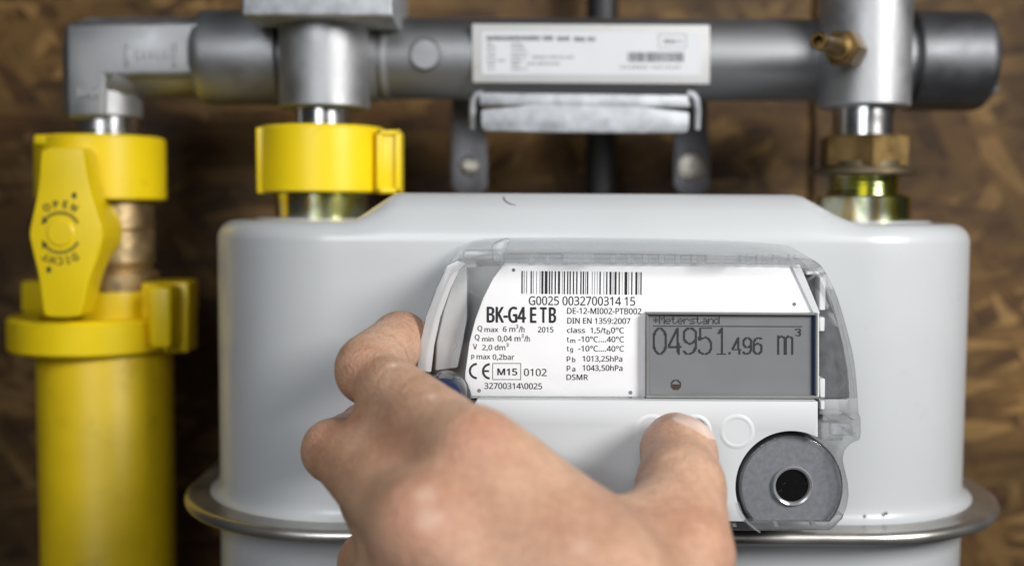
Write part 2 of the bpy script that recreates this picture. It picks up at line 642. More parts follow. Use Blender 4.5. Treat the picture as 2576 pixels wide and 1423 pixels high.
# right tee, test nipple, end cap
o_, r_, h_, p_ = vcyl(2173, -90, 272, 111)
tee2 = MB().lathe(p_, o_).build('tee', M['alu'], man)
b = MB()
c = P(2058, 148, YA)
rr = mm(104, YA)
b.lathe([(rr - 3, -3), (rr, -1), (rr, 3), (rr - 3, 5)], (c.x, YA, zA), (1, 0, 0), 80)
b.build('tee_collar', M['alu_grey'], tee2)
rc2 = mm(122, YA)
cap = hcyl('end_cap', 2280, 2474, rc2, M['alu_dark'], lambda L_: [(rc2 - 1, 0), (rc2, 1), (rc2, L_ - 5), (rc2 - .9, L_ - 2), (rc2 - 3, L_), (rc2 - 6, L_ + .3)])
a = P(2468, 150, YA - 14)
MB().prism(outl([(2468, 90), (2488, 120), (2506, 236), (2445, 240)], YA - 12), YA - 16, YA - 8, 1, 2).build('wedge', M['alu_dark'], cap)
t0, t1 = P(2058, 103, 463), P(2140, 128, 507)
d = (t1 - t0).normalized()
ln = (t1 - t0).length
nip = MB().lathe([(2.0, 6), (2.0, 0), (3.4, 0), (3.9, .8), (3.9, 3), (3.1, 3.5), (3.1, ln * .38), (3.7, ln * .42), (3.7, ln * .60), (5.6, ln * .62), (5.6, ln)], t0, d, 40)
nip = nip.build('test_nipple', M['brass'], man)
MB().lathe([(7.6, ln * .66), (8.2, ln * .68), (8.2, ln * .95), (7.6, ln)], t0, d, 6).build('hexagon', M['brass'], nip, angle=20)
o_, r_, h_, p_ = vcyl(2170, 262, 355, 75)
MB().lathe(p_, o_).build('stub', M['steel'], man)

# brass union nut
cN = P(2172, 380, YV)
nut = thing('union_nut', (cN.x, YV, P(2172, 442, YV).z), 'dull brass hexagonal union nut above the right meter stub', 'nut')
z0, z1 = P(2172, 418, YV).z, P(2172, 344, YV).z
rh = 21.0
hx = MB()
for _ in (0,):
    V, F = [], []
    for j, (zz, k) in enumerate(((z0, 1), (z1 - 1.2, 1), (z1, .965))):
        for i in range(6):
            a_ = R(60 * i + 24)
            V.append((cN.x + rh * k * math.cos(a_), YV + rh * k * math.sin(a_), zz))
    for j in range(2):
        for i in range(6):
            F.append((j * 6 + i, j * 6 + (i + 1) % 6, (j + 1) * 6 + (i + 1) % 6, (j + 1) * 6 + i))
    F += [tuple(range(6)), tuple(range(12, 18))]
    hx.add(V, F)
hx.build('hexagon', M['brass'], nut, angle=20)
zw0, zw1 = P(2172, 441, YV).z, P(2172, 424, YV).z
MB().lathe([(19, z0 - zw0 + 2), (19, zw1 - zw0), (23.9, zw1 - zw0), (24.4, zw1 - zw0 - .5), (24.4, .5), (23.9, 0)], (cN.x, YV, zw0)).build('flange', M['washer'], nut)

# yellow sealing collars
def collar(cx, ytop, ybot, rpx, clip, label, Y=YV):
    c = P(cx, ybot, Y)
    h = P(cx, ytop, Y).z - c.z
    r = mm(rpx, Y)
    t = thing('seal_collar', (c.x, Y, c.z), label, 'pipe collar', 'yellow sealing collars on the gas pipes')
    MB().lathe([(r - 3, 0), (r - .9, 0), (r, .9), (r, h - 1.4), (r - 1.4, h), (r - 6, h), (r - 6, h - 2), (r - 3, h - 3)], (c.x, Y, c.z), closed=True).build('band', M['yellow'], t)
    if clip:
        x0, y0, x1, y1, Yc = clip
        k = MB()
        k.prism(outl([(x0, y0), (x1, y0 + 2), (x1, y1), (x0, y1)], Yc), Yc, Yc + 14, 1.0, 2)
        cl = k.build('clip', M['yellow'], t)
        f = MB()
        w = (x1 - x0)
        for (xa, ya, xb, yb) in ((x0 + w * .0, y0, x0 + w * .22, y1), (x1 - w * .22, y0 + 2, x1, y1), (x0, y0, x1, y0 + 12), (x0, y1 - 12, x1, y1)):
            f.prism(outl([(xa, ya), (xb, ya), (xb, yb), (xa, yb)], Yc), Yc - 1.8, Yc + 1, .5, 2)
        f.build('clip_frame', M['yellow'], cl)
    return t


cl1 = collar(812, 322, 485, 157, (948, 328, 1008, 486, YV - 16), 'glossy yellow band with square clip around the pipe above the left meter stub')
e_ = MB().prism(outl([(645, 322), (668, 320), (668, 486), (648, 487)], YV - 14), YV - 16, YV + 8, .8, 2)
e_.build('hinge_edge', M['yellow'], cl1)
cl2 = collar(256, 346, 503, 156, None, 'glossy yellow cap band on top of the gas valve, behind the lever end', YA)
MB().prism(outl([(97, 340), (185, 342), (185, 366), (98, 366)], YA - 20), YA - 26, YA + 5, 1.2, 2).build('hinge_edge', M['yellow'], cl2)

# gas valve with lever
cV = P(290, 600, YA)
val = thing('gas_valve', (cV.x, YA, P(290, 715, YA).z), 'brass ball valve with yellow lever marked OPEN and DICHT', 'valve')
zb, zt = P(290, 730, YA).z, P(290, 490, YA).z
H = zt - zb
rb = 18.5
vb = MB().lathe([(rb - 1, 0), (rb + 1.6, .5), (rb + 1.6, 9), (rb - 1.5, 10.5), (rb - 1.2, 13), (rb, 14.5), (rb, H * .62), (rb - .8, H * .64), (rb, H * .66), (rb, H)], (cV.x, YA, zb)).build('body', M['brass_body'], val)
YH = 503.0
hp = [(106, 372), (196, 369), (207, 376), (211, 400), (222, 470), (243, 540), (260, 585), (250, 635), (222, 705), (209, 765), (203, 790), (195, 797), (118, 797), (110, 788), (104, 740), (97, 690), (82, 630), (74, 592), (76, 572), (92, 500), (99, 450), (102, 400)]
lev = MB().prism([tuple(v) for v in chaikin(outl(hp, YH), 1)], YH, YH + 17, 2.2, 4).build('lever', M['yellow'], val)
hub = [(205, 480), (250, 500), (282, 555), (284, 610), (255, 655), (215, 690), (130, 690), (95, 600), (110, 500)]
MB().prism([tuple(v) for v in chaikin(outl(hub, YH + 16), 2)], YH + 15, YH + 30, 2.0, 3).build('lever_hub', M['yellow'], val)
cH = P(152, 585, YH)
MB().lathe([(mm(34, YH), -2), (mm(34, YH), .25), (mm(31, YH), .7), (0.05, .75)], (cH.x, YH, cH.z), (0, -1, 0), 48).build('button', M['yellow'], lev)


try:                                               # a plain sans shipped inside every Blender; its default font otherwise
    import os
    SANS = bpy.data.fonts.load(os.path.join(bpy.utils.system_resource('DATAFILES', path='fonts'), 'NotoSansHebrew-Regular.woff2'))
except Exception:
    SANS = None


def text2d(s, bold=0.0):
    cu = bpy.data.curves.new('t', 'FONT')
    if SANS:
        cu.font = SANS
    cu.body = s
    cu.size = 1
    cu.offset = bold
    cu.resolution_u = 4
    ob = bpy.data.objects.new('t', cu)
    COL.objects.link(ob)
    dg = bpy.context.evaluated_depsgraph_get()
    dg.update()
    me = ob.evaluated_get(dg).to_mesh()
    V = [(v.co.x, v.co.y) for v in me.vertices]
    F = [tuple(p.vertices) for p in me.polygons]
    ob.evaluated_get(dg).to_mesh_clear()
    bpy.data.objects.remove(ob)
    bpy.data.curves.remove(cu)
    return V, F


prt, prt2 = MB(), MB()
for sgn, word in ((1, 'OPEN'), (-1, 'DICHT')):
    # arc band with arrow head
    pts = [(152 + r * math.cos(R(a)), 585 - sgn * r * math.sin(R(a))) for a in range(28, 141, 4) for r in (46, 54)]
    V = [P(x, y, YH) + Vector((0, -.15, 0)) for x, y in pts]
    F = [(2 * i, 2 * i + 2, 2 * i + 3, 2 * i + 1) for i in range(len(V) // 2 - 1)]
    prt2.add(V, F)
    V = [P(152 + r * math.cos(R(a)), 585 - sgn * r * math.sin(R(a)), YH) + Vector((0, -.18, 0)) for r, a in ((42, 138), (60, 136), (51, 158))]
    prt.add(V, [(0, 1, 2)])
    n = len(word)
    for i, ch in enumerate(word):
        tv, tf = text2d(ch, .03)
        w = max(v[0] for v in tv)
        a0 = 90 + (n / 2 - .5 - i) * (19 if n == 4 else 15.5) if sgn > 0 else 90 + (n / 2 - .5 - i) * 15.5
        V = []
        for x, y in tv:
            lx, ly = (x - w / 2) * 29, (y) * 30
            rr = 63 + ly
            # text reads outwards; the lower word is turned through 180 degrees
            aa = R(a0) - lx / 70.0
            V.append(P(152 + sgn * rr * math.cos(aa), 585 - sgn * rr * math.sin(aa), YH) + Vector((0, -.16, 0)))
        prt.add(V, tf)
for x, y in ((187, 492), (123, 678)):
    V = [P(x + 6 * math.cos(a), y + 8 * math.sin(a), YH) + Vector((0, -.16, 0)) for a in [i * math.pi / 8 for i in range(16)]]
    prt.add(V, [tuple(range(16))])
prt.build('lettering', M['black'], lev, smooth=False)
prt2.build('arrow_arc', M['olive'], lev, smooth=False)

# yellow supply pipe and lower collar
cS = P(266, 900, YA)
o = MB().lathe([(mm(164, YA), -420), (mm(164, YA), 0), (mm(161, YA), 1)], (cS.x, YA, cS.z + 6), n=96).build('supply_pipe', M['yellow_pipe'], loc=(cS.x, YA, cS.z - 414))
tag(o, 'thick yellow coated gas pipe rising from below to the valve', 'pipe')
cL = P(240, 875, YA)
low = thing('seal_collar', (cL.x, YA, cL.z), 'widest yellow collar, with a hinged clip, at the top of the thick yellow pipe', 'pipe collar', 'yellow sealing collars on the gas pipes')
hL = P(240, 788, YA).z - cL.z
rL = mm(206, YA)
MB().lathe([(rL - 5, 0), (rL - 1.5, 0), (rL, 1.5), (rL, hL - 2), (rL - 1.2, hL - .5), (rL - 4, hL), (rL - 14, hL - 1.5), (rL - 14, 2)], (cL.x, YA, cL.z), closed=True).build('band', M['yellow'], low)
cq = P(290, 800, YA)
MB().lathe([(mm(112, YA), -6), (mm(112, YA), 12), (mm(110, YA), 14), (mm(100, YA), 14.5)], (cq.x, YA, cq.z)).build('sleeve', M['yellow'], low)
MB().prism(outl([(50, 706), (485, 704), (485, 786), (50, 786)], YA + 22), YA + 22, YA + 34, 2, 2).build('rear_flange', M['yellow'], low)
kk = MB().prism(outl([(373, 718), (437, 720), (435, 876), (382, 872)], YA - 26), YA - 30, YA - 12, 2.4, 4)
kk.build('clip', M['yellow'], low)
MB().prism(outl([(355, 712), (476, 708), (474, 885), (420, 888), (355, 860)], YA - 12), YA - 13, YA + 4, 1.2, 3).build('clip_plate', M['yellow'], low)

# wall bracket
br = thing('wall_bracket', (P(1470, 300, 560).x, 640, P(1470, 485, 560).z), 'galvanised clamp plate with two straps screwed to the wall under the labelled pipe', 'bracket')
YC = 515.0
pl = MB()
pl.prism([tuple(v) for v in chaikin(outl([(1210, 262), (1734, 268), (1734, 326), (1722, 336), (1222, 331), (1210, 320)], YC), 1)], YC, YC + 5, .8, 2)
pl.prism(outl([(1206, 234), (1728, 240), (1736, 272), (1207, 266)], YC + 4), YC + 1.5, YC + 12, .9, 2)
plate_o = pl.build('clamp_plate', M['galv'], br)
for xx, sg in ((1190, 1), (1754, -1)):
    pth = [P(xx, 326, YC + 8), P(xx - sg * 1, 280, YC + 7), P(xx + sg * 2, 252, YC + 6), P(xx + sg * 10, 240, YC + 6), P(xx + sg * 26, 235, YC + 6)]
    MB().tube(pth, [1.3, 1.8, 1.9, 1.9, 1.8], 12).build('hook', M['galv'], br)
for x0, x1, cx in ((1136, 1226, 1180), (1696, 1786, 1740)):
    yc = 610
    s = MB()
    s.prism([tuple(v) for v in chaikin(outl([(x0, 215), (x1 - 8, 215), (x1 - 6, 330), (x1, 370), (x1, 500), (x0, 500), (x0, 370)], yc), 1)], yc, yc + 3, .6, 2)
    a, b2 = P(x0, 210, yc), P(x1, 235, yc)
    s.box((a.x, 535, b2.z), (b2.x - 4, yc + 3, b2.z + 4), .6, 2)
    st = s.build('strap', M['strap'], br)
    c = P(cx, 418, yc)
    rs = 5.2 if cx < 1300 else 8.5
    scw = MB().lathe([(rs, -1), (rs, .8), (rs * .8, 1.8), (rs * .25, 2.2), (rs * .2, 1.2), (.05, 1.1)], (c.x, yc, c.z), (0, -1, 0), 36).build('screw', M['screw'], st)

# ------------------------------------------------------------------ gas meter body
YF, YB = 440.0, 612.0
YM = (YF + YB) / 2
XL, XR = -130.9, 201.4
XC, HA, HB, RC = (XL + XR) / 2, (XR - XL) / 2, (YB - YF) / 2, 62.0
z_fl = P(1850, 1352, YF - 14).z                     # seam height
z_sh = P(700, 548, YB - 12).z                       # shelf height
z_hu = P(1500, 488, YF + 30).z                      # hump height
print('z flange/shelf/hump', z_fl - CZ, z_sh - CZ, z_hu - CZ, 'flange left px check')
met = thing('gas_meter', (XC, YM, z_fl - 120), 'pale grey gas meter with clear front cover and digital display, hanging from the pipes', 'gas meter')
NP = 480


def plan(off, n=NP):
    """rounded rectangle, offset outwards by off"""
    a, b, r = HA + off, HB + off, max(RC + off, .5)
    if a < .5 or b < .5:
        b = max(b, .5)
    r = min(r, b, a)
    pts = []
    segs = [(XC + a - r, YM + b - r, 0), (XC - a + r, YM + b - r, 90), (XC - a + r, YM - b + r, 180), (XC + a - r, YM - b + r, 270)]
    na = n // 8
    for k, (cx, cy, a0) in enumerate(segs):
        for i in range(na):
            t = R(a0 + 90 * i / (na - 1))
            pts.append((cx + r * math.cos(t), cy + r * math.sin(t)))
        nx = segs[(k + 1) % 4]
        t = R(a0 + 90)
        p0 = pts[-1]
        p1 = (nx[0] + r * math.cos(R(nx[2])), nx[1] + r * math.sin(R(nx[2])))
        nb = n // 8
        for i in range(1, nb + 1):
            pts.append((p0[0] + (p1[0] - p0[0]) * i / (nb + 1), p0[1] + (p1[1] - p0[1]) * i / (nb + 1)))
    return pts


YS_ = YF + 30
xa0, xa1 = P(892, 560, YS_).x, P(1008, 490, YS_).x
xb1, xb0 = P(1985, 497, YS_).x, P(2128, 572, YS_).x


def sstep(t):
    t = min(1, max(0, t))
    return t * t * (3 - 2 * t)


def hump(x, ins):
    def soft(t):
        # linear ramp with softly rounded ends
        t = min(1, max(0, t))
        e = .10
        if t < e:
            return t * t / (2 * e) / (1 - e)
        if t > 1 - e:
            return 1 - (1 - t) ** 2 / (2 * e) / (1 - e)
        return (t - e / 2) / (1 - e)
    h = min(soft((x - xa0) / (xa1 - xa0)), soft((xb0 - x) / (xb0 - xb1)))
    return (z_hu - z_sh) * h * min(1, math.sin(min(1, ins / 20) * math.pi / 2)) if ins > 0 else 0


V, F = [], []
rows = []
RT = 8.0
lev_ = []
zlow = z_fl + 2
for d_, z_ in ((5.5, zlow), (2.6, zlow + .7), (1.0, zlow + 2), (.3, zlow + 4), (.02, zlow + 7), (0, zlow + 24)):
    lev_.append((d_, z_, 0))
zt_ = z_sh - RT
for i in range(1, 14):
    lev_.append((0, zlow + 24 + (zt_ - zlow - 24) * i / 13, 0))
for i in range(1, 13):
    a_ = R(90 * i / 12)
    lev_.append((-RT * (1 - math.cos(a_)), zt_ + RT * math.sin(a_), RT * (1 - math.cos(a_))))
for i in range(1, 33):
    ins = RT + (HB - RT - .4) * i / 32
    lev_.append((-ins, z_sh, ins))
for off, z, ins in lev_:
    for x, y in plan(off):
        zz = z + (hump(x, ins) if ins > 0 else 0)
        V.append((x, y, zz))
n1 = len(plan(0))
for j in range(len(lev_) - 1):
    for i in range(n1):
        F.append((j * n1 + i, j * n1 + (i + 1) % n1, (j + 1) * n1 + (i + 1) % n1, (j + 1) * n1 + i))
j = len(lev_) - 1
F.append(tuple(range(j * n1, j * n1 + n1)))
shell = mesh('upper_shell', V, F, M['paint'], met, angle=180)
V, F = [], []
lv = [(5, z_fl - 4.5), (3, z_fl - 7), (1, z_fl - 11), (0, z_fl - 16), (0, z_fl - 100), (-4, z_fl - 112), (-12, z_fl - 120), (-60, z_fl - 121)]
for off, z in lv:
    V += [(x, y, z) for x, y in plan(off)]
for j in range(len(lv) - 1):
    for i in range(n1):
        F.append((j * n1 + i, j * n1 + (i + 1) % n1, (j + 1) * n1 + (i + 1) % n1, (j + 1) * n1 + i))
F.append(tuple(range((len(lv) - 1) * n1, len(lv) * n1)))
mesh('lower_shell', V, F, M['paint'], met, angle=180)
V, F = [], []
pr = [(4.5, 2.6), (8, 2.4), (11.5, 2.0), (13.2, 2.2), (14.6, 1.4), (15.2, 0), (15.2, -1.4), (14.5, -2.6), (13.0, -3.1), (8, -3.4), (4, -5)]
for off, z in pr:
    V += [(x, y, z + z_fl) for x, y in plan(off)]
for j in range(len(pr)):
    k = (j + 1) % len(pr)
    for i in range(n1):
        F.append((j * n1 + i, j * n1 + (i + 1) % n1, k * n1 + (i + 1) % n1, k * n1 + i))
mesh('seam_rim', V, F, M['seam'], met, angle=60)

# connection stubs
for cx, yt, yb2, rpx in ((810, 470, 552, 114), (2171, 490, 560, 114)):
    o_, r_, h_, p_ = vcyl(cx, yt, yb2, rpx)
    st = MB().lathe([(r_ - .3, -6), (r_, 0), (r_, h_ - 1.2), (r_ - 1.2, h_)], o_).build('connection_stub', M['zinc'], met)
    zc_ = z_sh
    MB().lathe([(r_ + 9, -.5), (r_ + 8.6, .5), (r_ + 7.6, .9), (r_ + 4, .7), (r_ + .3, .7)], (o_[0], YM, zc_), closed=False).build('boss_ring', M['paint'], met)
    if cx > 2000:
        o2, r2, h2, p2 = vcyl(cx, 438, 492, 89)
        th = []
        k = 9
        for i in range(k + 1):
            th.append((r2 - (.9 if i % 2 else 0), h2 * i / k))
        MB().lathe(th, o2).build('thread', M['zinc'], st)

for fx, fy, fr0 in ((2175, 1300, .6), (2229, 1294, .7), (1995, 1318, .4)):
    c = P(fx, fy, YF - .6)
    MB().lathe([(.05, -.2), (fr0, 0), (fr0 * .8, fr0 * 1.3), (.05, fr0 * 1.9)], c, (0, 0, 1), 9).build('dirt_fleck', M['grime'], met)

# ------------------------------------------------------------------ index head: clear cover, plate, display, panel
YP, YFR = 402.0, 394.0
Fp = [(1172, 648), (1300, 645), (1700, 647), (2030, 650), (2062, 660), (2085, 690), (2112, 750), (2135, 830), (2152, 900), (2160, 980), (2163, 1044),
      (2169, 1046), (2169, 1110), (2150, 1112), (2130, 1128), (2122, 1152), (2128, 1180), (2138, 1220), (2138, 1260), (2125, 1300), (2100, 1330), (2080, 1337),
      (1700, 1336), (1300, 1334), (1170, 1330), (1138, 1300), (1100, 1150), (1068, 1040), (1045, 930), (1053, 870), (1069, 796), (1096, 722), (1122, 666)]
Bp = {0: (1168, 604), 1: (1292, 596), 2: (1700, 600), 3: (1975, 612), 4: (2010, 632), 32: (1132, 655)}
YBK = 437.0
fr_ = [P(p[0], p[1], YFR) for p in Fp]
bk_ = []
for i, p in enumerate(Fp):
    if i in Bp:
        bk_.append(P(*Bp[i], YBK))
    else:
        q = fr_[i].copy()
        q.y = YBK
        bk_.append(q)
fr_ = chaikin(fr_, 2)
bk_ = chaikin(bk_, 2)


def inset(poly, d):
    n = len(poly)
    area_ = sum(poly[i].x * poly[(i + 1) % n].z - poly[(i + 1) % n].x * poly[i].z for i in range(n))
    s = 1 if area_ > 0 else -1
    out = []
    for i in range(n):
        t = (poly[(i + 1) % n] - poly[i - 1])
        nn = Vector((-t.z, 0, t.x)).normalized() * s
        out.append(poly[i] + nn * d)
    return out


rings = [[v + Vector((0, 0, 0)) for v in bk_]]
for t, dd in ((.5, 0), (.93, 0), (.98, .25), (1.0, .9)):
    rings.append(inset([a.lerp(b2, t) for a, b2 in zip(bk_, fr_)], dd))
rings.append(inset(fr_, 3.2))
rings.append([v + Vector((0, 2.0, 0)) for v in inset(fr_, 3.3)])
rings.append([v + Vector((0, .8, 0)) for v in inset([a.lerp(b2, .5) for a, b2 in zip(bk_, fr_)], 2.4)])
rings.append(inset(bk_, 2.4))
V = [v for r in rings for v in r]
nr, nn_ = len(rings), len(fr_)
F = []
for j in range(nr):
    k = (j + 1) % nr
    for i in range(nn_):
        F.append((j * nn_ + i, j * nn_ + (i + 1) % nn_, k * nn_ + (i + 1) % nn_, k * nn_ + i))
cover = mesh('clear_cover', V, F, M['clear'], met, angle=30)
# frosted ribs in the top of the cover
rb_ = MB()
xx = 1330
while xx < 1990:
    if not (1445 < xx < 1500 or 1775 < xx < 1835):
        rb_.prism(outl([(xx, 640), (xx + 15, 640), (xx + 15, 661), (xx, 661)], YFR + 6), YFR + 5, YFR + 9)
    xx += 41
for xx in (1415, 1776):
    rb_.prism(outl([(xx, 638), (xx + 83, 638), (xx + 83, 662), (xx, 662)], YFR + 2), YFR + 1.5, YFR + 6, .4, 1)
rb_.build('rib', M['frost'], cover, smooth=False)
b = MB()
b.prism(outl([(1165, 628), (1262, 628), (1262, 655), (1165, 655)], YFR + 8), YFR + 4, YFR + 14, 1.2, 2)
b.prism(outl([(1235, 615), (1268, 600), (1285, 600), (1262, 662), (1240, 662)], YFR + 2), YFR - .2, YFR + 20, 1.5, 2)
b.build('corner_block', M['frost'], cover)
for cx, cy, r in ((1205, 720, 24), (2038, 702, 26), (2100, 957, 26), (1135, 868, 14), (1945, 1140, 19), (2050, 1132, 19)):
    Yc = YFR - .1 if cy < 1100 else 391.0
    c = P(cx, cy, Yc)
    for a0, a1 in ((200, 330),) if cy < 800 else ((-70, 70),):
        b = MB().tube([(c.x + mm(r, Yc) * math.cos(R(a)), Yc, c.z + mm(r, Yc) * math.sin(R(a))) for a in range(a0, a1, 10)], .055, 5)
        b.build('mould_mark', M['frost'], cover)
# clear front pane over plate and display
pn = [(1160, 660), (2040, 664), (2078, 700), (2108, 770), (2132, 870), (2148, 960), (2152, 1003), (1184, 1001), (1182, 980), (1150, 940), (1092, 937), (1098, 860), (1116, 780), (1140, 705)]
MB().prism(outl(pn, YFR), YFR + .3, YFR + 1.6).build('front_pane', M['clear_pane'], met, smooth=False)
MB().prism(outl([(1150, 655), (1124, 668), (1098, 724), (1071, 797), (1055, 870), (1048, 932), (1084, 937), (1092, 870), (1107, 800), (1133, 728), (1156, 680), (1172, 662)], 394), 394.4, 396.4, .5, 2).build('cover_edge_lit', M['edge'], cover)  # added pale band standing in for the brightly lit left wall
# grey back tray and inner side pieces
tr = [(1150, 650), (2010, 655), (2065, 780), (2070, 1005), (2070, 1302), (1160, 1300), (1130, 1100), (1090, 1000), (1080, 900), (1105, 770)]
MB().prism(outl(tr, 424), 424, 436).build('back_tray', M['tray'], met, smooth=False)
MB().prism(outl([(1164, 664), (1175, 668), (1176, 800), (1167, 850), (1152, 925), (1094, 933), (1098, 860), (1116, 780), (1140, 705)], 412), 412, 424, .8, 2).build('lit_strip', M['whiteish'], met)  # white colour stands in for light from the right on this side
MB().prism(outl([(2008, 672), (2045, 675), (2072, 705), (2100, 770), (2124, 870), (2138, 950), (2140, 1003), (2062, 1003), (2062, 790), (2016, 690)], 410), 411, 424, .6, 2).build('shaded_side_panel', M['tray_shaded'], met)  # dark colour stands in for the unlit, dark-reflecting right side
MB().prism(outl([(2062, 1005), (2138, 1005), (2138, 1044), (2062, 1044)], 410), 411, 424, .6, 2).build('side_panel', M['tray'], met)
b = MB()
for x0, y0, x1, y1 in ((2062, 697, 2077, 780), (2062, 798, 2075, 833), (2063, 952, 2076, 1000), (2064, 1008, 2075, 1030), (2030, 682, 2062, 691)):
    b.prism(outl([(x0, y0), (x1, y0), (x1, y1), (x0, y1)], 405), 405, 412, .3, 1)
b.build('side_rib', M['whiteish'], met)
b = MB()
b.prism(outl([(2066, 1064), (2122, 1064), (2122, 1108), (2066, 1108)], 404), 404, 412, .6, 1)
b.prism(outl([(2070, 1034), (2122, 1034), (2122, 1046), (2070, 1046)], 402), 402, 408, .6, 1)
b.prism(outl([(2092, 1066), (2145, 1066), (2145, 1096), (2092, 1096)], 398), 398, 402, .6, 1)
b.build('latch_tab', M['frost'], met)
# white plate
pp = [(1268, 663), (2012, 666), (2061, 785), (2061, 999), (1186, 997), (1183, 985), (1178, 970), (1170, 955), (1170, 940), (1174, 910), (1181, 860), (1195, 805), (1215, 750), (1240, 700)]
plate = MB().prism(outl(pp, YP), YP, YP + 4, .35, 2, True).build('name_plate', M['plate'], met, angle=25)
MB().prism(outl([(1990, 667), (2012, 667), (2061, 785), (2056, 800), (2045, 785)], YP - .2), YP - .8, YP).build('plate_edge', M['whiteish'], plate, smooth=False)
# dark rail between plate and panel
MB().prism(outl([(1184, 999), (2060, 1001), (2060, 1008), (1186, 1006)], 399), 399, 404).build('dark_rail', M['blackmat'], met, smooth=False)
MB().prism(outl([(1184, 997.5), (1622, 999), (1622, 1002), (1184, 1000.5)], 396.5), 396.6, 399).build('clear_rail', M['frost'], met, smooth=False)


def z5(x, y):
    return ((1650 + x / 1.897) * .6289, (900 + y / 1.897) * .6289)


YT = YP - .06
let = MB()


def put(s, x0, y0, x1, y1, bold=0.0):
    """fit the ink of s into the box (zoom coordinates); box follows the tilt of the print"""
    tv, tf = text2d(s)
    ax0, ax1 = min(v[0] for v in tv), max(v[0] for v in tv)
    ay0, ay1 = min(v[1] for v in tv), max(v[1] for v in tv)
    hw = bold * 100
    strikes = ((0, 0),) if not bold else ((-hw, 0), (hw, 0), (0, -hw * .6), (0, hw * .6))
    for k, (dx, dy) in enumerate(strikes):
        V = []
        for x, y in tv:
            u = (x - ax0) / max(1e-6, ax1 - ax0)
            w = (y - ay0) / max(1e-6, ay1 - ay0)
            zx, zy = x0 + hw + (x1 - x0 - 2 * hw) * u + dx, y1 - hw * .6 + (y0 - y1 + 1.2 * hw) * w + dy
            zy += .006 * (zx - (x0 + x1) / 2)
            V.append(P(*z5(zx, zy), YT - .004 * k))
        let.add(V, tf)


BL = .013
put('G0025 0032700314 15', 882, 541, 1690, 609, BL)
put('BK-G4', 562, 617, 862, 742, .05)
put('E', 891, 622, 941, 742, .05)
put('T', 966, 622, 1020, 742, .05)
put('B', 1034, 622, 1091, 742, .05)
put('Q', 493, 762, 530, 812, BL)
put('max', 546, 781, 651, 811, BL)
put('6 m', 685, 768, 781, 810, BL)
put('3', 785, 754, 803, 784, BL)
put('/h', 806, 766, 850, 813, BL)
put('2015', 951, 771, 1070, 814, BL)
put('Q', 472, 830, 509, 880, BL)
put('min', 528, 845, 616, 882, BL)
put('0,04 m', 645, 838, 820, 888, BL)
put('3', 826, 825, 844, 855, BL)
put('/h', 847, 837, 890, 883, BL)
put('V', 458, 900, 491, 943, BL)
put('2,0 dm', 529, 905, 705, 955, BL)
put('3', 711, 894, 730, 922, BL)
put('p', 446, 982, 470, 1020, BL)
put('max', 486, 986, 591, 1017, BL)
put('0,2bar', 608, 977, 773, 1028, BL)
put('M15', 643, 1086, 796, 1139, .028)
put('0102', 845, 1088, 1019, 1145, BL)
put('32700314\\0025', 545, 1196, 984, 1243, BL)
put('DE-12-MI002-PTB002', 1173, 628, 1738, 675, BL)
put('DIN EN 1359:2007', 1174, 703, 1654, 749, BL)
put('class', 1172, 775, 1310, 818, BL)
put('1,5/t', 1350, 776, 1468, 826, BL)
put('b', 1473, 792, 1501, 829, BL)
put('0°C', 1506, 775, 1605, 820, BL)
put('t', 1171, 848, 1188, 887, BL)
put('m', 1197, 866, 1236, 893, BL)
put('-10°C....40°C', 1258, 843, 1605, 888, BL)
put('t', 1171, 918, 1188, 957, BL)
put('g', 1195, 932, 1219, 970, BL)
put('-10°C....40°C', 1258, 914, 1605, 959, BL)
put('p', 1170, 994, 1198, 1036, BL)
put('b', 1211, 1000, 1237, 1039, BL)
put('1013,25hPa', 1290, 989, 1593, 1042, BL)
put('p', 1170, 1065, 1198, 1107, BL)
put('a', 1211, 1080, 1236, 1111, BL)
put('1043,50hPa', 1290, 1059, 1594, 1112, BL)
put('DSMR', 1168, 1131, 1332, 1175, BL)


def arcband(cx, cy, rx, ry, w, a0, a1):
    V, F = [], []
    n = 30
    for i in range(n + 1):
        a = R(a0 + (a1 - a0) * i / n)
        for k in (0, 1):
            V.append(P(*z5(cx + (rx - w * k) * math.cos(a), cy + (ry - w * k) * math.sin(a)), YT))
        if i:
            F.append((2 * i - 2, 2 * i, 2 * i + 1, 2 * i - 1))
    let.add(V, F)


def zrect(x0, y0, x1, y1, mb=None):
    (mb or let).add([P(*z5(x0, y0), YT), P(*z5(x1, y0), YT), P(*z5(x1, y1), YT), P(*z5(x0, y1), YT)], [(0, 1, 2, 3)])


arcband(490, 1106, 63, 62, 17, 92, 268)
arcband(588, 1108, 61, 62, 17, 92, 268)
zrect(545, 1099, 580, 1114)
for (a, b_, c, d) in ((606, 1046, 824, 1051), (606, 1168, 824, 1173), (606, 1051, 611, 1168), (819, 1051, 824, 1168)):
    zrect(a, b_, c, d)
let.build('lettering', M['black'], plate, smooth=False)
bar = MB()
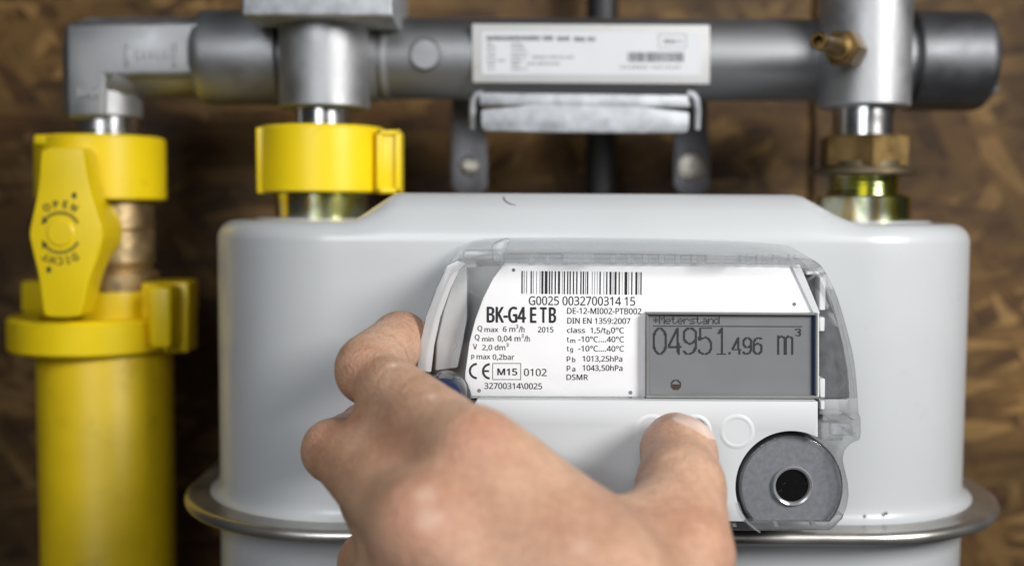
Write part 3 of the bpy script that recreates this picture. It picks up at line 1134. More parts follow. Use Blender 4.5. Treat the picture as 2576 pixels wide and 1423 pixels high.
# bar positions read from the photograph (4.519 px per zoom-5 unit)
BARS = [(162, 187), (208, 218), (252, 264), (328, 352), (373, 383), (433, 443), (493, 503), (523, 562), (584, 636), (658, 683), (703, 727), (762, 788), (823, 862), (898, 907), (928, 952), (988, 1012), (1033, 1057), (1093, 1117), (1152, 1177), (1227, 1251), (1272, 1297), (1318, 1328), (1347, 1372), (1438, 1448), (1484, 1493), (1529, 1538), (1573, 1598), (1649, 1658), (1694, 1719), (1754, 1792), (1814, 1824), (1845, 1884), (1919, 1943), (1980, 1988), (2026, 2078), (2100, 2110), (2147, 2171), (2222, 2260), (2282, 2292), (2313, 2337)]
for a, b_ in BARS:
    def zb_(x, y):
        return ((2050 + x / 4.519) * .6289, (1040 + y / 4.519) * .6289)
    ya, yb_ = 195 + 22 * (a - 162) / 2180, 606 + 22 * (a - 162) / 2180
    bar.add([P(*zb_(a, ya), YT), P(*zb_(b_, ya), YT), P(*zb_(b_ - 3, yb_), YT), P(*zb_(a - 3, yb_), YT)], [(0, 1, 2, 3)])
bar.build('barcode', M['black'], plate, smooth=False)
for x, y, r in ((1292, 679, 4.5), (1205, 982, 5), (1586, 987, 5), (1998, 765, 5)):
    V = [P(x + r * math.cos(a), y + r * math.sin(a), YT) for a in [i * math.pi / 8 for i in range(16)]]
    MB().add(V, [tuple(range(16))]).build('pin_hole', M['bezel'], plate, smooth=False)

# display
YD = 400.5
bz = MB()
for (x0, y0, x1, y1) in ((1625, 785, 2058, 791), (1625, 993, 2058, 1001), (1625, 791, 1632, 993), (2052, 791, 2058, 993)):
    bz.prism(outl([(x0, y0), (x1, y0 + 2), (x1, y1 + 2), (x0, y1)], YD - 2), YD - 2, YD + 3, .25, 1)
disp = MB().prism(outl([(1631, 790), (2041, 792), (2041, 996), (1631, 994)], YD), YD, YD + 3).build('display', M['lcd'], met, smooth=False)
bz.build('bezel', M['bezel'], disp)
MB().prism(outl([(2041, 792), (2053, 792), (2053, 996), (2041, 996)], YD), YD - .5, YD + 3).build('dark_edge', M['navy'], disp, smooth=False)


def z6(x, y):
    return ((2550 + x / 1.897) * .6289, (900 + y / 1.897) * .6289)


seg = MB()
segb = MB()


def cell(x, y, w, h, mb=None):
    g_ = .0
    (mb or seg).add([P(*z6(x + g_, y + g_), YD - .08), P(*z6(x + w - g_, y + g_), YD - .08), P(*z6(x + w - g_, y + h - g_), YD - .08), P(*z6(x + g_, y + h - g_), YD - .08)], [(0, 1, 2, 3)])


def ell(cx, cy, rx, ry, a0=0, a1=360, n=40):
    return [(cx + rx * math.cos(R(a0 + (a1 - a0) * i / n)), cy + ry * math.sin(R(a0 + (a1 - a0) * i / n))) for i in range(n + 1)]


GL = {
    '0': [ell(.5, .5, .5, .5)],
    '4': [[(.95, .72), (0, .72), (.72, 0), (.76, 1)]],
    '9': [ell(.5, .3, .5, .3), ell(.38, .55, .62, .45, -25, 100) + [(.0, .88)]],
    '5': [[(.98, 0), (.12, 0), (.08, .46), (.3, .38)] + ell(.45, .68, .53, .32, -80, 150)],
    '1': [[(.15, .2), (.55, 0), (.55, 1)], [(0, 1), (1, 1)]],
    '6': [ell(.5, .69, .48, .31), ell(.62, .5, .62, .5, 180, 300)],
    'm': [[(0, 1), (0, 0)], [(0, .15), (.2, .04), (.4, .06), (.5, .2), (.5, 1)], [(.5, .2), (.65, .04), (.85, .06), (1, .2), (1, 1)]],
    '3': [[(0, .1), (.3, 0), (.8, .05), (.95, .25), (.7, .45), (.35, .47)], [(.7, .5), (1, .7), (.8, .95), (.3, 1), (0, .88)]],
}


def digit(ch, x0, y0, x1, y1, pitch=8.2, thick=1.15):
    w, h = x1 - x0 - pitch, y1 - y0 - pitch
    nx, ny = int(round((x1 - x0) / pitch)), int(round((y1 - y0) / pitch))
    on = set()
    for pl_ in GL[ch]:
        for i in range(len(pl_) - 1):
            (ax_, ay_), (bx_, by_) = pl_[i], pl_[i + 1]
            n = 60
            for k in range(n + 1):
                gx = (ax_ + (bx_ - ax_) * k / n) * (nx - 1)
                gy = (ay_ + (by_ - ay_) * k / n) * (ny - 1)
                for ddx, ddy in ((0, 0), (thick * .5, 0), (-thick * .5, 0), (0, thick * .25), (0, -thick * .25)):
                    ix, iy = int(round(gx + ddx)), int(round(gy + ddy))
                    if 0 <= ix < nx and 0 <= iy < ny:
                        on.add((ix, iy))
    for ix, iy in on:
        cell(x0 + ix * pitch, y0 + iy * pitch, pitch, pitch)


for ch, x0, x1 in (('0', 116, 222), ('4', 231, 336), ('9', 345, 452), ('5', 460, 567), ('1', 600, 672)):
    digit(ch, x0, 777, x1, 980)
cell(690, 962, 18, 18)
for ch, x0, x1 in (('4', 716, 787), ('9', 797, 867), ('6', 875, 947)):
    digit(ch, x0, 850, x1, 982, 8.2, 1.0)
digit('m', 1060, 835, 1187, 985, 8.2, 1.15)
digit('3', 1197, 785, 1242, 845, 6.4, .7)
FONT = {
    '*': ['.....', '..#..', '#.#.#', '.###.', '#.#.#', '..#..', '.....'],
    'M': ['#...#', '##.##', '#.#.#', '#.#.#', '#...#', '#...#', '#...#'],
    'e': ['.....', '.....', '.###.', '#...#', '#####', '#....', '.###.'],
    't': ['.#...', '.#...', '###..', '.#...', '.#...', '.#..#', '..##.'],
    'r': ['.....', '.....', '#.##.', '##..#', '#....', '#....', '#....'],
    's': ['.....', '.....', '.####', '#....', '.###.', '....#', '####.'],
    'a': ['.....', '.....', '.###.', '....#', '.####', '#...#', '.####'],
    'n': ['.....', '.....', '#.##.', '##..#', '#...#', '#...#', '#...#'],
    'd': ['....#', '....#', '.##.#', '#..##', '#...#', '#..##', '.##.#']}
for i, ch in enumerate('*Meterstand'):
    for yy in range(7):
        for xx in range(5):
            if FONT[ch][yy][xx] == '#':
                cell(118 + i * 46.3 + xx * 8.6, 690 + yy * 8.6, 8.6, 8.6)
seg.add([P(*z6(118, 762), YD - .08), P(*z6(1248, 766), YD - .08), P(*z6(1248, 773), YD - .08), P(*z6(118, 769), YD - .08)], [(0, 1, 2, 3)])
for yy in range(9):
    for xx in range(9):
        d_ = math.hypot(xx - 4, yy - 4)
        if yy >= 4 and d_ < 4.6:
            cell(253 + xx * 8.6, 1172 + yy * 8.6, 8.6, 8.6, segb if yy > 4 else seg)
        elif 3.4 < d_ < 4.6:
            cell(253 + xx * 8.6, 1172 + yy * 8.6, 8.6, 8.6)
seg.build('digits', M['lcdink'], disp, smooth=False)
segb.build('battery_icon', M['lcdbrown'], disp, smooth=False)

# light grey lower panel with buttons
cxm, cym = 1991, 1224
pnl = [(1200, 1006), (2057, 1010), (2057, 1101)]
arc = [(cxm + 141 * math.cos(R(a)), cym + 141 * math.sin(R(a))) for a in range(-62, -226, -4)]
arc = [p for p in arc if p[1] < 1310]
pnl += arc + [(1872, 1310), (1170, 1305), (1170, 1060)]
YPN = 394.0
panel = MB().prism(outl(pnl, YPN), YPN, 404, .5, 2, True).build('lower_panel', M['panel'], met, angle=25)
for i, cx in enumerate((1640, 1747, 1854)):
    c = P(cx, 1085, YPN)
    r1, r2 = mm(43, YPN), mm(35, YPN)
    if i == 1:
        rg = [(r1 + .3, -.3), (r1 + .25, .02), (r1 - .2, .3), (r1 - .7, .42), (r1 - 1.1, .35), (r2 - .1, .1), (r2 - .1, -.3)]
        MB().lathe(rg, (c.x, YPN, c.z), (0, -1, 0), 64, closed=True).build('button_ring', M['panel'], panel)
        MB().lathe([(r2 - .3, -.2), (r2 - .3, .06), (r2 - .6, .15), (.05, .15)], (c.x, YPN, c.z), (0, -1, 0), 48).build('push_button', M['navy'], panel)
    else:
        MB().lathe([(r1 + .4, -.3), (r1 + .35, .01), (r1 - .1, .15), (r1 - .6, .27), (r1 - 1.1, .29), (r2 - .1, .22), (r2 - .6, .2), (.05, .2)], (c.x, YPN, c.z), (0, -1, 0), 64).build('button_blank', M['panel'], panel)
# magnet disc


def flatcirc(r, yb_, n=72, cx=cxm, cy=cym):
    pts = []
    for i in range(n):
        a = 2 * math.pi * i / n
        x, y = cx + r * math.cos(a), cy + r * math.sin(a)
        if y <= yb_:
            pts.append((x, y))
    # order from right end of the flat, round the top, to the left end
    pts.sort(key=lambda p: (math.atan2(p[1] - cy, p[0] - cx) - math.pi / 2) % (2 * math.pi))
    h_ = math.sqrt(max(0, r * r - (yb_ - cy) ** 2))
    return [(cx - h_, yb_)] + pts + [(cx + h_, yb_)]


well = MB().prism(outl(flatcirc(136, 1311, 72, cxm - 7, cym - 1), 404), 404, 420).build('disc_well', M['blackmat'], met, smooth=False)
disc = MB().prism(outl(flatcirc(126, 1309), 398), 398, 405, .3, 1, True).build('pressed_disc', M['disc'], met, angle=25)
b = MB()
c = P(cxm, cym, 396)
r_o, r_i = mm(130, 396), mm(126.5, 396)
a_ = [R(x) for x in range(-44, 226, 3)]
b.tube([(c.x + mm(129, 396) * math.cos(t), 397, c.z + mm(129, 396) * math.sin(t)) for t in a_], .45, 10)
b.build('clear_rim', M['clear'], disc)
b = MB().prism(outl([(1868, 1311), (2085, 1311), (2120, 1290), (2124, 1300), (2090, 1334), (1895, 1334)], 395), 395, 404, .6, 1)
b.build('clear_foot', M['frost'], met)
b = MB().tube([P(x, y, 393.5) for x, y in ((1856, 1262), (1866, 1290), (1880, 1312), (1898, 1328), (1912, 1338))], .35, 8)
b.build('clear_lip', M['frost'], met)
c = P(1994, 1222, 397)
MB().lathe([(mm(53, 397), 0), (mm(52, 397), 1.0), (mm(49, 397), 1.4), (mm(44, 397), 1.0), (mm(41.5, 397), .1), (mm(41.5, 397), -1)], (c.x, 398, c.z), (0, -1, 0), 64, closed=True).build('port_ring', M['port'], disc)
MB().lathe([(mm(41.3, 397), -.6), (mm(41.3, 397), .1), (.05, .1)], (c.x, 398, c.z), (0, -1, 0), 64).build('port_window', M['blackgloss'], disc)
# bottom rim ticks
b = MB()
for x in (1820, 1840, 1945, 2040):
    b.prism(outl([(x, 1312), (x + 10, 1312), (x + 14, 1324), (x + 4, 1324)], 396), 396, 400)
b.build('foot_rib', M['bezel'], met, smooth=False)
# blue seal plug
c = P(1117, 996, 389.0)
MB().lathe([(mm(56, 389.0), -10), (mm(56, 389.0), 0), (mm(54, 389.0), .6), (mm(47, 389.0), .6), (mm(46, 389.0), -.5), (mm(46, 389.0), -10)], (c.x, 389.0, c.z), (0, -1, 0), 64, closed=True).build('plug_collar', M['clear'], met)
plug = MB().lathe([(mm(44.5, 389.0), -10), (mm(44.5, 389.0), .4), (mm(43, 389.0), .9), (.05, 1.0)], (c.x, 389.0, c.z), (0, -1, 0), 64).build('seal_plug', M['navy'], met)
b = MB()
for (x0, y0, x1, y1) in ((1098, 972, 1138, 974), (1136, 974, 1138.5, 1012)):
    b.prism(outl([(x0, y0), (x1, y0), (x1, y1), (x0, y1)], 387.85), 387.9, 388.4)
b.build('square_mark', M['black'], plug, smooth=False)
b = MB().tube([(c.x + mm(19, 387.9) * math.cos(t), 387.9, c.z + mm(19, 387.9) * math.sin(t)) for t in [i * math.pi / 16 for i in range(33)]], .13, 6)
b.build('ring_mark', M['whiteish'], plug)

# ------------------------------------------------------------------ the hand
J = {
    'W1': (1600, 1760, 292), 'W2': (1470, 1800, 288), 'W3': (1330, 1830, 295), 'FA': (1560, 2350, 262),
    'iM': (1190, 1142, 317), 'iP': (925, 937, 372), 'iD': (1003, 860, 404), 'iT': (1022, 866, 430),
    'mM': (1062, 1325, 303), 'mP': (838, 1132, 364), 'mD': (918, 1078, 404), 'mT': (1010, 1075, 424),
    'rM': (1000, 1540, 305), 'rP': (926, 1412, 362), 'rD': (1000, 1380, 402), 'rT': (1085, 1370, 418),
    'pM': (1080, 1690, 318), 'pP': (1030, 1640, 372), 'pD': (1090, 1590, 404), 'pT': (1160, 1570, 414),
    'tC': (1650, 1640, 302), 'tM': (1712, 1395, 324), 'tI': (1712, 1228, 351), 'tD': (1709, 1142, 371), 'tT': (1700, 1107, 383),
}
JP = {k: np.array(P(*v)) for k, v in J.items()}


def cone(p, a, b_, r1, r2):
    a, b_ = np.asarray(a, dtype=np.float32), np.asarray(b_, dtype=np.float32)
    ba = b_ - a
    t = np.clip(((p - a) @ ba) / float(ba @ ba), 0, 1)
    q = p - a - t[:, None] * ba
    return np.sqrt(np.einsum('ij,ij->i', q, q)) - (r1 + (r2 - r1) * t)


def smin(a, b_, k):
    h = np.maximum(k - np.abs(a - b_), 0) / k
    return np.minimum(a, b_) - h * h * k * .25


def ball(p, c, r):
    q = p - np.asarray(c, dtype=np.float32)
    return np.sqrt(np.einsum('ij,ij->i', q, q)) - r


def chain(p, items, k):
    d = None
    for a, b_, r1, r2 in items:
        c = cone(p, JP[a], JP[b_], r1, r2)
        d = c if d is None else smin(d, c, k)
    return d


def px3(x, y, Y):
    return np.array(P(x, y, Y), dtype=np.float32)


def sdf(p):
    palm = chain(p, [('iM', 'W1', 10.5, 17), ('mM', 'W2', 11.5, 19), ('rM', 'W3', 11.5, 19), ('pM', 'W3', 11, 17),
                     ('W1', 'FA', 20, 24), ('W3', 'FA', 20, 24)], 10)
    palm = smin(palm, cone(p, px3(1230, 1152, 318), px3(1510, 1345, 322), 9.4, 7.8), 8)
    palm = smin(palm, cone(p, px3(1500, 1345, 324), px3(1690, 1318, 336), 8.5, 11), 9)
    palm = smin(palm, cone(p, px3(1430, 1350, 318), px3(1600, 1540, 306), 11, 16), 12)
    palm = smin(palm, cone(p, px3(1250, 1290, 316), px3(1480, 1460, 306), 12, 15), 12)
    palm = smin(palm, cone(p, px3(1120, 1420, 312), px3(1400, 1600, 300), 12, 16), 12)
    palm = smin(palm, cone(p, px3(1170, 1330, 309), px3(1500, 1500, 294), 12, 17), 16)
    # knuckle heads and tendons
    palm = smin(palm, cone(p, px3(1250, 1270, 318), px3(1400, 1440, 305), 10, 13), 14)
    palm = smin(palm, cone(p, px3(1290, 1225, 318), px3(1470, 1420, 310), 10, 13), 12)
    palm = smin(palm, ball(p, px3(1068, 1326, 304), 9.5), 12)
    palm = smin(palm, cone(p, px3(1085, 1335, 295), px3(1400, 1650, 276), 3.5, 2.5), 7)
    thumb = chain(p, [('tC', 'tM', 18, 14.2), ('tM', 'tI', 14.0, 12.6), ('tI', 'tD', 12.6, 11.2), ('tD', 'tT', 10.6, 8.6)], 4)
    thumb = smin(thumb, ball(p, px3(1680, 1130, 379), 7.6), 5)
    thumb = smin(thumb, ball(p, px3(1725, 1149, 377), 7.5), 5)
    palm_t = smin(palm, thumb, 9)
    fi = chain(p, [('iM', 'iP', 12.0, 9.4), ('iP', 'iD', 10.4, 9.4), ('iD', 'iT', 9.3, 7.8)], 3.5)
    fi = smin(fi, cone(p, px3(1130, 1080, 334), px3(1000, 995, 358), 8.7, 9.3), 6)
    fi = smin(fi, cone(p, px3(925, 912, 376), px3(1010, 852, 404), 9.4, 9.0), 5)
    fm = chain(p, [('mM', 'mP', 13.2, 9.6), ('mP', 'mD', 10.0, 9.0), ('mD', 'mT', 9.0, 7.6)], 3.5)
    fr = chain(p, [('rM', 'rP', 12.5, 9.2), ('rP', 'rD', 9.4, 8.4), ('rD', 'rT', 8.4, 7.2)], 3.5)
    fp = chain(p, [('pM', 'pP', 9.5, 8.2), ('pP', 'pD', 8.2, 7.4), ('pD', 'pT', 7.4, 6.4)], 3)
    palm_t = smin(palm_t, cone(p, px3(935, 1080, 357), px3(1120, 1240, 317), 6.5, 10.5), 6)
    palm_t = smin(palm_t, cone(p, px3(930, 1270, 352), px3(1040, 1440, 312), 8, 9.5), 6)
    out = smin(palm_t, fi, 9)
    for f in (fm, fr, fp):
        out = smin(out, smin(palm_t, f, 9), 2.2)
    return out


def surface_nets(lo, hi, h):
    nx, ny, nz = [int(math.ceil((hi[i] - lo[i]) / h)) + 1 for i in range(3)]
    gx, gy, gz = [lo[i] + h * np.arange(n, dtype=np.float32) for i, n in enumerate((nx, ny, nz))]
    val = np.empty((nx, ny, nz), dtype=np.float32)
    YY, ZZ = np.meshgrid(gy, gz, indexing='ij')
    step = 16
    for i0 in range(0, nx, step):
        xs_ = gx[i0:i0 + step]
        pts = np.empty((len(xs_), ny, nz, 3), dtype=np.float32)
        pts[..., 0] = xs_[:, None, None]
        pts[..., 1] = YY[None]
        pts[..., 2] = ZZ[None]
        val[i0:i0 + step] = sdf(pts.reshape(-1, 3)).reshape(len(xs_), ny, nz)
    ins = val < 0
    cnt = np.zeros((nx - 1, ny - 1, nz - 1), dtype=np.int8)
    for dx in (0, 1):
        for dy in (0, 1):
            for dz in (0, 1):
                cnt += ins[dx:nx - 1 + dx, dy:ny - 1 + dy, dz:nz - 1 + dz]
    act = (cnt > 0) & (cnt < 8)
    idx = -np.ones(act.shape, dtype=np.int64)
    I = np.argwhere(act)
    idx[act] = np.arange(len(I))
    acc = np.zeros((len(I), 3))
    n = np.zeros(len(I))
    cor = [(a, b_, c) for a in (0, 1) for b_ in (0, 1) for c in (0, 1)]
    for a in cor:
        for b_ in cor:
            if sum(abs(a[i] - b_[i]) for i in range(3)) == 1 and a < b_:
                va = val[I[:, 0] + a[0], I[:, 1] + a[1], I[:, 2] + a[2]]
                vb = val[I[:, 0] + b_[0], I[:, 1] + b_[1], I[:, 2] + b_[2]]
                m_ = (va < 0) != (vb < 0)
                t = np.where(m_, va / np.where(m_, va - vb, 1), 0)
                pt = np.array(a)[None] + t[:, None] * (np.array(b_) - np.array(a))[None]
                acc += pt * m_[:, None]
                n += m_
    vv = (I + acc / n[:, None]) * h + np.array(lo)
    quads = []
    for ax_ in range(3):
        s0 = [slice(None)] * 3
        s1 = [slice(None)] * 3
        s0[ax_] = slice(0, -1)
        s1[ax_] = slice(1, None)
        ch = ins[tuple(s0)] != ins[tuple(s1)]
        E = np.argwhere(ch)
        o1, o2 = [(1, 2), (2, 0), (0, 1)][ax_]
        ok = (E[:, o1] > 0) & (E[:, o2] > 0) & (E[:, o1] < [nx, ny, nz][o1] - 1) & (E[:, o2] < [nx, ny, nz][o2] - 1)
        E = E[ok]
        def cid(d1, d2):
            c = E.copy()
            c[:, o1] -= d1
            c[:, o2] -= d2
            return idx[c[:, 0], c[:, 1], c[:, 2]]
        quads.append(np.stack([cid(1, 1), cid(0, 1), cid(0, 0), cid(1, 0)], 1))
    return vv, np.concatenate(quads)


allp = np.array(list(JP.values()))
lo = allp.min(0) - 27
hi = allp.max(0) + 27
vv, qq = surface_nets(lo, hi, 1.25)
# pull the vertices exactly onto the surface and smooth
g_ = np.zeros_like(vv, dtype=np.float32)
for _ in range(2):
    v32 = vv.astype(np.float32)
    d0 = sdf(v32)
    for i in range(3):
        e = np.zeros(3, dtype=np.float32)
        e[i] = .3
        g_[:, i] = (sdf(v32 + e) - sdf(v32 - e)) / .6
    gl = np.linalg.norm(g_, axis=1, keepdims=True)
    vv = vv - g_ / np.maximum(gl, 1e-3) ** 2 * d0[:, None] * .9


def skin_mat():
    m = mat('skin', (.5, .3, .2), .48, 0, .1, 60)
    N, L = m.node_tree.nodes, m.node_tree.links
    b = N['Principled BSDF']
    tc = N.new('ShaderNodeTexCoord')
    at = N.new('ShaderNodeAttribute')
    at.attribute_name = 'flush'
    n1_ = N.new('ShaderNodeTexNoise')
    n1_.inputs['Scale'].default_value = 55
    n1_.inputs['Detail'].default_value = 5
    n1_.inputs['Roughness'].default_value = .6
    L.new(tc.outputs['Object'], n1_.inputs[0])
    rp = N.new('ShaderNodeValToRGB')
    rp.color_ramp.elements[0].position = .3
    rp.color_ramp.elements[1].position = .72
    rp.color_ramp.elements[0].color = (.46, .262, .17, 1)
    rp.color_ramp.elements[1].color = (.65, .415, .285, 1)
    L.new(n1_.outputs['Fac'], rp.inputs[0])
    mx = N.new('ShaderNodeMix')
    mx.data_type = 'RGBA'
    L.new(at.outputs['Fac'], mx.inputs[0])
    L.new(rp.outputs[0], mx.inputs[6])
    mx.inputs[7].default_value = (.44, .165, .105, 1)
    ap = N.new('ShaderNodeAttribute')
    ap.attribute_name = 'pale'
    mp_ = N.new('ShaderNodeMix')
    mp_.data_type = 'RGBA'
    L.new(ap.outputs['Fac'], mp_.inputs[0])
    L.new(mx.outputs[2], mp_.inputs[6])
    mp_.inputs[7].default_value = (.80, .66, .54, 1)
    mx = mp_
    # fine freckling
    n3 = N.new('ShaderNodeTexNoise')
    n3.inputs['Scale'].default_value = 420
    n3.inputs['Detail'].default_value = 3
    L.new(tc.outputs['Object'], n3.inputs[0])
    r3 = N.new('ShaderNodeMapRange')
    r3.inputs[1].default_value = .35
    r3.inputs[2].default_value = .7
    r3.inputs[3].default_value = 1.06
    r3.inputs[4].default_value = .9
    L.new(n3.outputs['Fac'], r3.inputs[0])
    mu = N.new('ShaderNodeMix')
    mu.data_type = 'RGBA'
    mu.blend_type = 'MULTIPLY'
    mu.inputs[0].default_value = 1
    L.new(mx.outputs[2], mu.inputs[6])
    L.new(r3.outputs[0], mu.inputs[7])
    L.new(mu.outputs[2], b.inputs['Base Color'])
    vo = N.new('ShaderNodeTexVoronoi')
    vo.inputs['Scale'].default_value = 900
    L.new(tc.outputs['Object'], vo.inputs['Vector'])
    # wrinkles across the finger joints: waves along a per-vertex distance to the joint
    aw = N.new('ShaderNodeAttribute')
    aw.attribute_name = 'along'
    am = N.new('ShaderNodeAttribute')
    am.attribute_name = 'crease'
    nw = N.new('ShaderNodeTexNoise')
    nw.inputs['Scale'].default_value = 260
    nw.inputs['Detail'].default_value = 3
    L.new(tc.outputs['Object'], nw.inputs[0])
    ma = N.new('ShaderNodeMath')
    ma.operation = 'MULTIPLY_ADD'
    L.new(nw.outputs['Fac'], ma.inputs[0])
    ma.inputs[1].default_value = 3.0
    L.new(aw.outputs['Fac'], ma.inputs[2])
    ms = N.new('ShaderNodeMath')
    ms.operation = 'MULTIPLY'
    L.new(ma.outputs[0], ms.inputs[0])
    ms.inputs[1].default_value = 7.5
    sn = N.new('ShaderNodeMath')
    sn.operation = 'SINE'
    L.new(ms.outputs[0], sn.inputs[0])
    cm = N.new('ShaderNodeMath')
    cm.operation = 'MULTIPLY'
    L.new(sn.outputs[0], cm.inputs[0])
    L.new(am.outputs['Fac'], cm.inputs[1])
    sm = N.new('ShaderNodeMath')
    sm.operation = 'MULTIPLY_ADD'
    L.new(cm.outputs[0], sm.inputs[0])
    sm.inputs[1].default_value = .55
    L.new(vo.outputs['Distance'], sm.inputs[2])
    n4 = N.new('ShaderNodeTexNoise')
    n4.inputs['Scale'].default_value = 120
    n4.inputs['Detail'].default_value = 4
    L.new(tc.outputs['Object'], n4.inputs[0])
    s2 = N.new('ShaderNodeMath')
    s2.operation = 'MULTIPLY_ADD'
    L.new(n4.outputs['Fac'], s2.inputs[0])
    s2.inputs[1].default_value = 2.2
    L.new(sm.outputs[0], s2.inputs[2])
    bp = N.new('ShaderNodeBump')
    bp.inputs['Strength'].default_value = .9
    bp.inputs['Distance'].default_value = .00030
    L.new(s2.outputs[0], bp.inputs['Height'])
    L.new(bp.outputs[0], b.inputs['Normal'])
    b.inputs['Subsurface Weight'].default_value = .35
    b.inputs['Subsurface Radius'].default_value = (1, .32, .18)
    b.inputs['Subsurface Scale'].default_value = .0035
    b.inputs['Specular IOR Level'].default_value = .38
    return m


M['skin'] = skin_mat()
M['nail'] = mat('nail', (.70, .47, .39), .24, 0, .05, 200, .02, 900, sss=.3)
ho = (float(JP['W2'][0]), float(JP['W2'][1]), float(JP['W2'][2]))
hand = mesh('hand', [tuple(v) for v in vv], [tuple(int(i) for i in q) for q in qq], M['skin'], angle=180, loc=ho)
tag(hand, 'bare left hand gripping the side of the clear cover, thumb pressing the middle button', 'hand')
fl = np.zeros(len(vv))
for pt, rad, s in ((px3(1040, 1190, 330), 15, .75), (px3(1205, 1090, 306), 12, .35), (px3(1065, 1290, 288), 14, .45), (px3(850, 1130, 352), 13, .55), (px3(870, 920, 360), 11, .25),
                   (px3(1030, 850, 410), 11, .9), (px3(1640, 1150, 372), 12, .5), (px3(1710, 1060, 378), 7, .5), (px3(890, 1400, 350), 12, .5), (px3(1780, 1300, 315), 16, .3), (px3(905, 1040, 366), 10, .8), (px3(1500, 1380, 296), 22, .2)):
    d_ = np.linalg.norm(vv - pt, axis=1)
    fl = np.maximum(fl, s * np.exp(-(d_ / rad) ** 2))
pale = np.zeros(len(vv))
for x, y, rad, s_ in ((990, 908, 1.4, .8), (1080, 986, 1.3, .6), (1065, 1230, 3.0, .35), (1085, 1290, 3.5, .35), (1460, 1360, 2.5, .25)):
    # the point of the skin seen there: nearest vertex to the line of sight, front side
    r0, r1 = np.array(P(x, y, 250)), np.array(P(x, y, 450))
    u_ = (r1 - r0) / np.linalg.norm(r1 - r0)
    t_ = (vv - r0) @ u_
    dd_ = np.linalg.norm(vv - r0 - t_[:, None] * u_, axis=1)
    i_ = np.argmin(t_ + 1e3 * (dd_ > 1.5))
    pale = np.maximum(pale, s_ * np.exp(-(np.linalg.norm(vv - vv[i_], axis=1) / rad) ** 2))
cr_ = np.zeros(len(vv))
al = np.zeros(len(vv))
for pt, a, b_, rad, s in ((JP['iP'], 'iM', 'iD', 10, .8), (JP['iD'] + np.array((2, -2, 3)), 'iP', 'iT', 11, 1.0), (JP['mP'], 'mM', 'mD', 10, .8), (JP['tI'], 'tM', 'tT', 12, .8), (JP['rP'], 'rM', 'rD', 9, .7)):
    ax_ = JP[b_] - JP[a]
    ax_ /= np.linalg.norm(ax_)
    d_ = np.linalg.norm(vv - pt, axis=1)
    w_ = s * np.exp(-((d_ - 9) / rad) ** 2 * (d_ > 9))
    al = np.where(w_ > cr_, (vv - pt) @ ax_, al)
    cr_ = np.maximum(cr_, w_ * np.exp(-((vv - pt) @ ax_ / 5.5) ** 2))
for nm, arr in (('flush', fl), ('pale', pale), ('crease', cr_), ('along', al)):
    at = hand.data.attributes.new(nm, 'FLOAT', 'POINT')
    at.data.foreach_set('value', arr.astype(np.float32))

# thumb nail: a curved sheet dropped on to the finger from its dorsal side
axis = JP['tT'] - JP['tI']
axis /= np.linalg.norm(axis)
tilt = R(20)
view = np.array((0.42, -.85, .55))
nrm = view - axis * (view @ axis)
nrm /= np.linalg.norm(nrm)
side = np.cross(axis, nrm)
axis2 = axis * math.cos(tilt) + side * math.sin(tilt) * (1 if side[0] > 0 else -1)
axis2 -= nrm * (axis2 @ nrm)
axis2 /= np.linalg.norm(axis2)
side = np.cross(axis2, nrm)
cen = np.array(P(1722, 1104, 371.5))
nu, nv = 25, 21
V, top = [], []
for j in range(nv):
    for i in range(nu):
        u, v_ = -1 + 2 * i / (nu - 1), -1 + 2 * j / (nv - 1)
        su, sv = u * math.sqrt(1 - .38 * v_ * v_), v_ * math.sqrt(1 - .42 * u * u)
        p0 = cen + side * su * 7.8 + axis2 * (sv * 7.4) + nrm * 22
        top.append(p0)
top = np.array(top, dtype=np.float32)
pos = top.copy()
n32 = nrm.astype(np.float32)
for _ in range(60):
    d_ = sdf(pos)
    pos = pos - n32[None] * np.clip(d_, -1, 3)[:, None] * .8
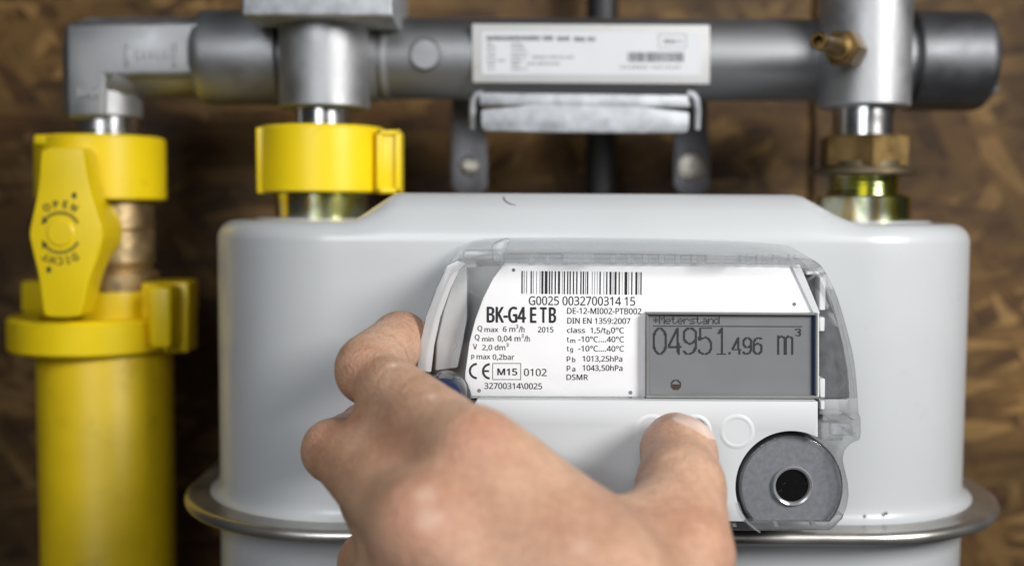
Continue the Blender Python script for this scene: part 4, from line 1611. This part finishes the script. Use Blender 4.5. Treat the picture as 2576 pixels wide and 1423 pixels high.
# keep the sheet smooth where the finger falls away at the tip
hgt = (pos - cen) @ nrm
hgt = np.maximum(hgt, np.median(hgt) - 4.2)
for _ in range(4):
    hg = hgt.reshape(nv, nu)
    k = hg.copy()
    k[1:-1, 1:-1] = (hg[1:-1, 1:-1] * 2 + hg[:-2, 1:-1] + hg[2:, 1:-1] + hg[1:-1, :-2] + hg[1:-1, 2:]) / 6
    hgt = k.reshape(-1)
base_ = top - nrm * 22 + nrm * 0
pos = base_ + hgt[:, None] * nrm
fr2 = [.12 + .5 * ((j / (nv - 1))) for j in range(nv) for i in range(nu)]
up_ = pos + nrm * np.array(fr2)[:, None]
dn_ = up_ - nrm * .45
V = [tuple(p) for p in up_] + [tuple(p) for p in dn_]
F = []
K = nu * nv
for j in range(nv - 1):
    for i in range(nu - 1):
        a = j * nu + i
        F.append((a, a + 1, a + nu + 1, a + nu))
        F.append((a + K, a + nu + K, a + nu + 1 + K, a + 1 + K))
for i in range(nu - 1):
    F.append((i, i + K, i + 1 + K, i + 1))
    a = (nv - 1) * nu + i
    F.append((a, a + 1, a + 1 + K, a + K))
for j in range(nv - 1):
    a = j * nu
    F.append((a, a + nu, a + nu + K, a + K))
    a = j * nu + nu - 1
    F.append((a, a + K, a + nu + K, a + nu))
mesh('thumb_nail', V, F, M['nail'], hand, angle=60)

# a short dark hair lying on the meter top


def top_at(px, py):
    best = None
    for k in range(300):
        ins = .5 + k * .1
        x = P(px, py, YF + ins).x
        z = (z_sh - RT + math.sqrt(RT * RT - (RT - ins) ** 2)) if ins < RT else z_sh
        z += hump(x, ins)
        e = abs(P(px, py, YF + ins).z - z)
        if best is None or e < best[0]:
            best = (e, Vector((x, YF + ins - .1, z + .2)))
    return best[1]


hp_ = [top_at(*q) for q in ((1267, 494), (1268, 502), (1274, 509), (1284, 514), (1298, 517))]
hair = MB().tube(hp_, [.08, .18, .2, .16, .08], 6).build('hair', M['blackmat'], loc=hp_[2])
tag(hair, 'tiny dark curled hair lying on the raised top of the meter', 'hair')
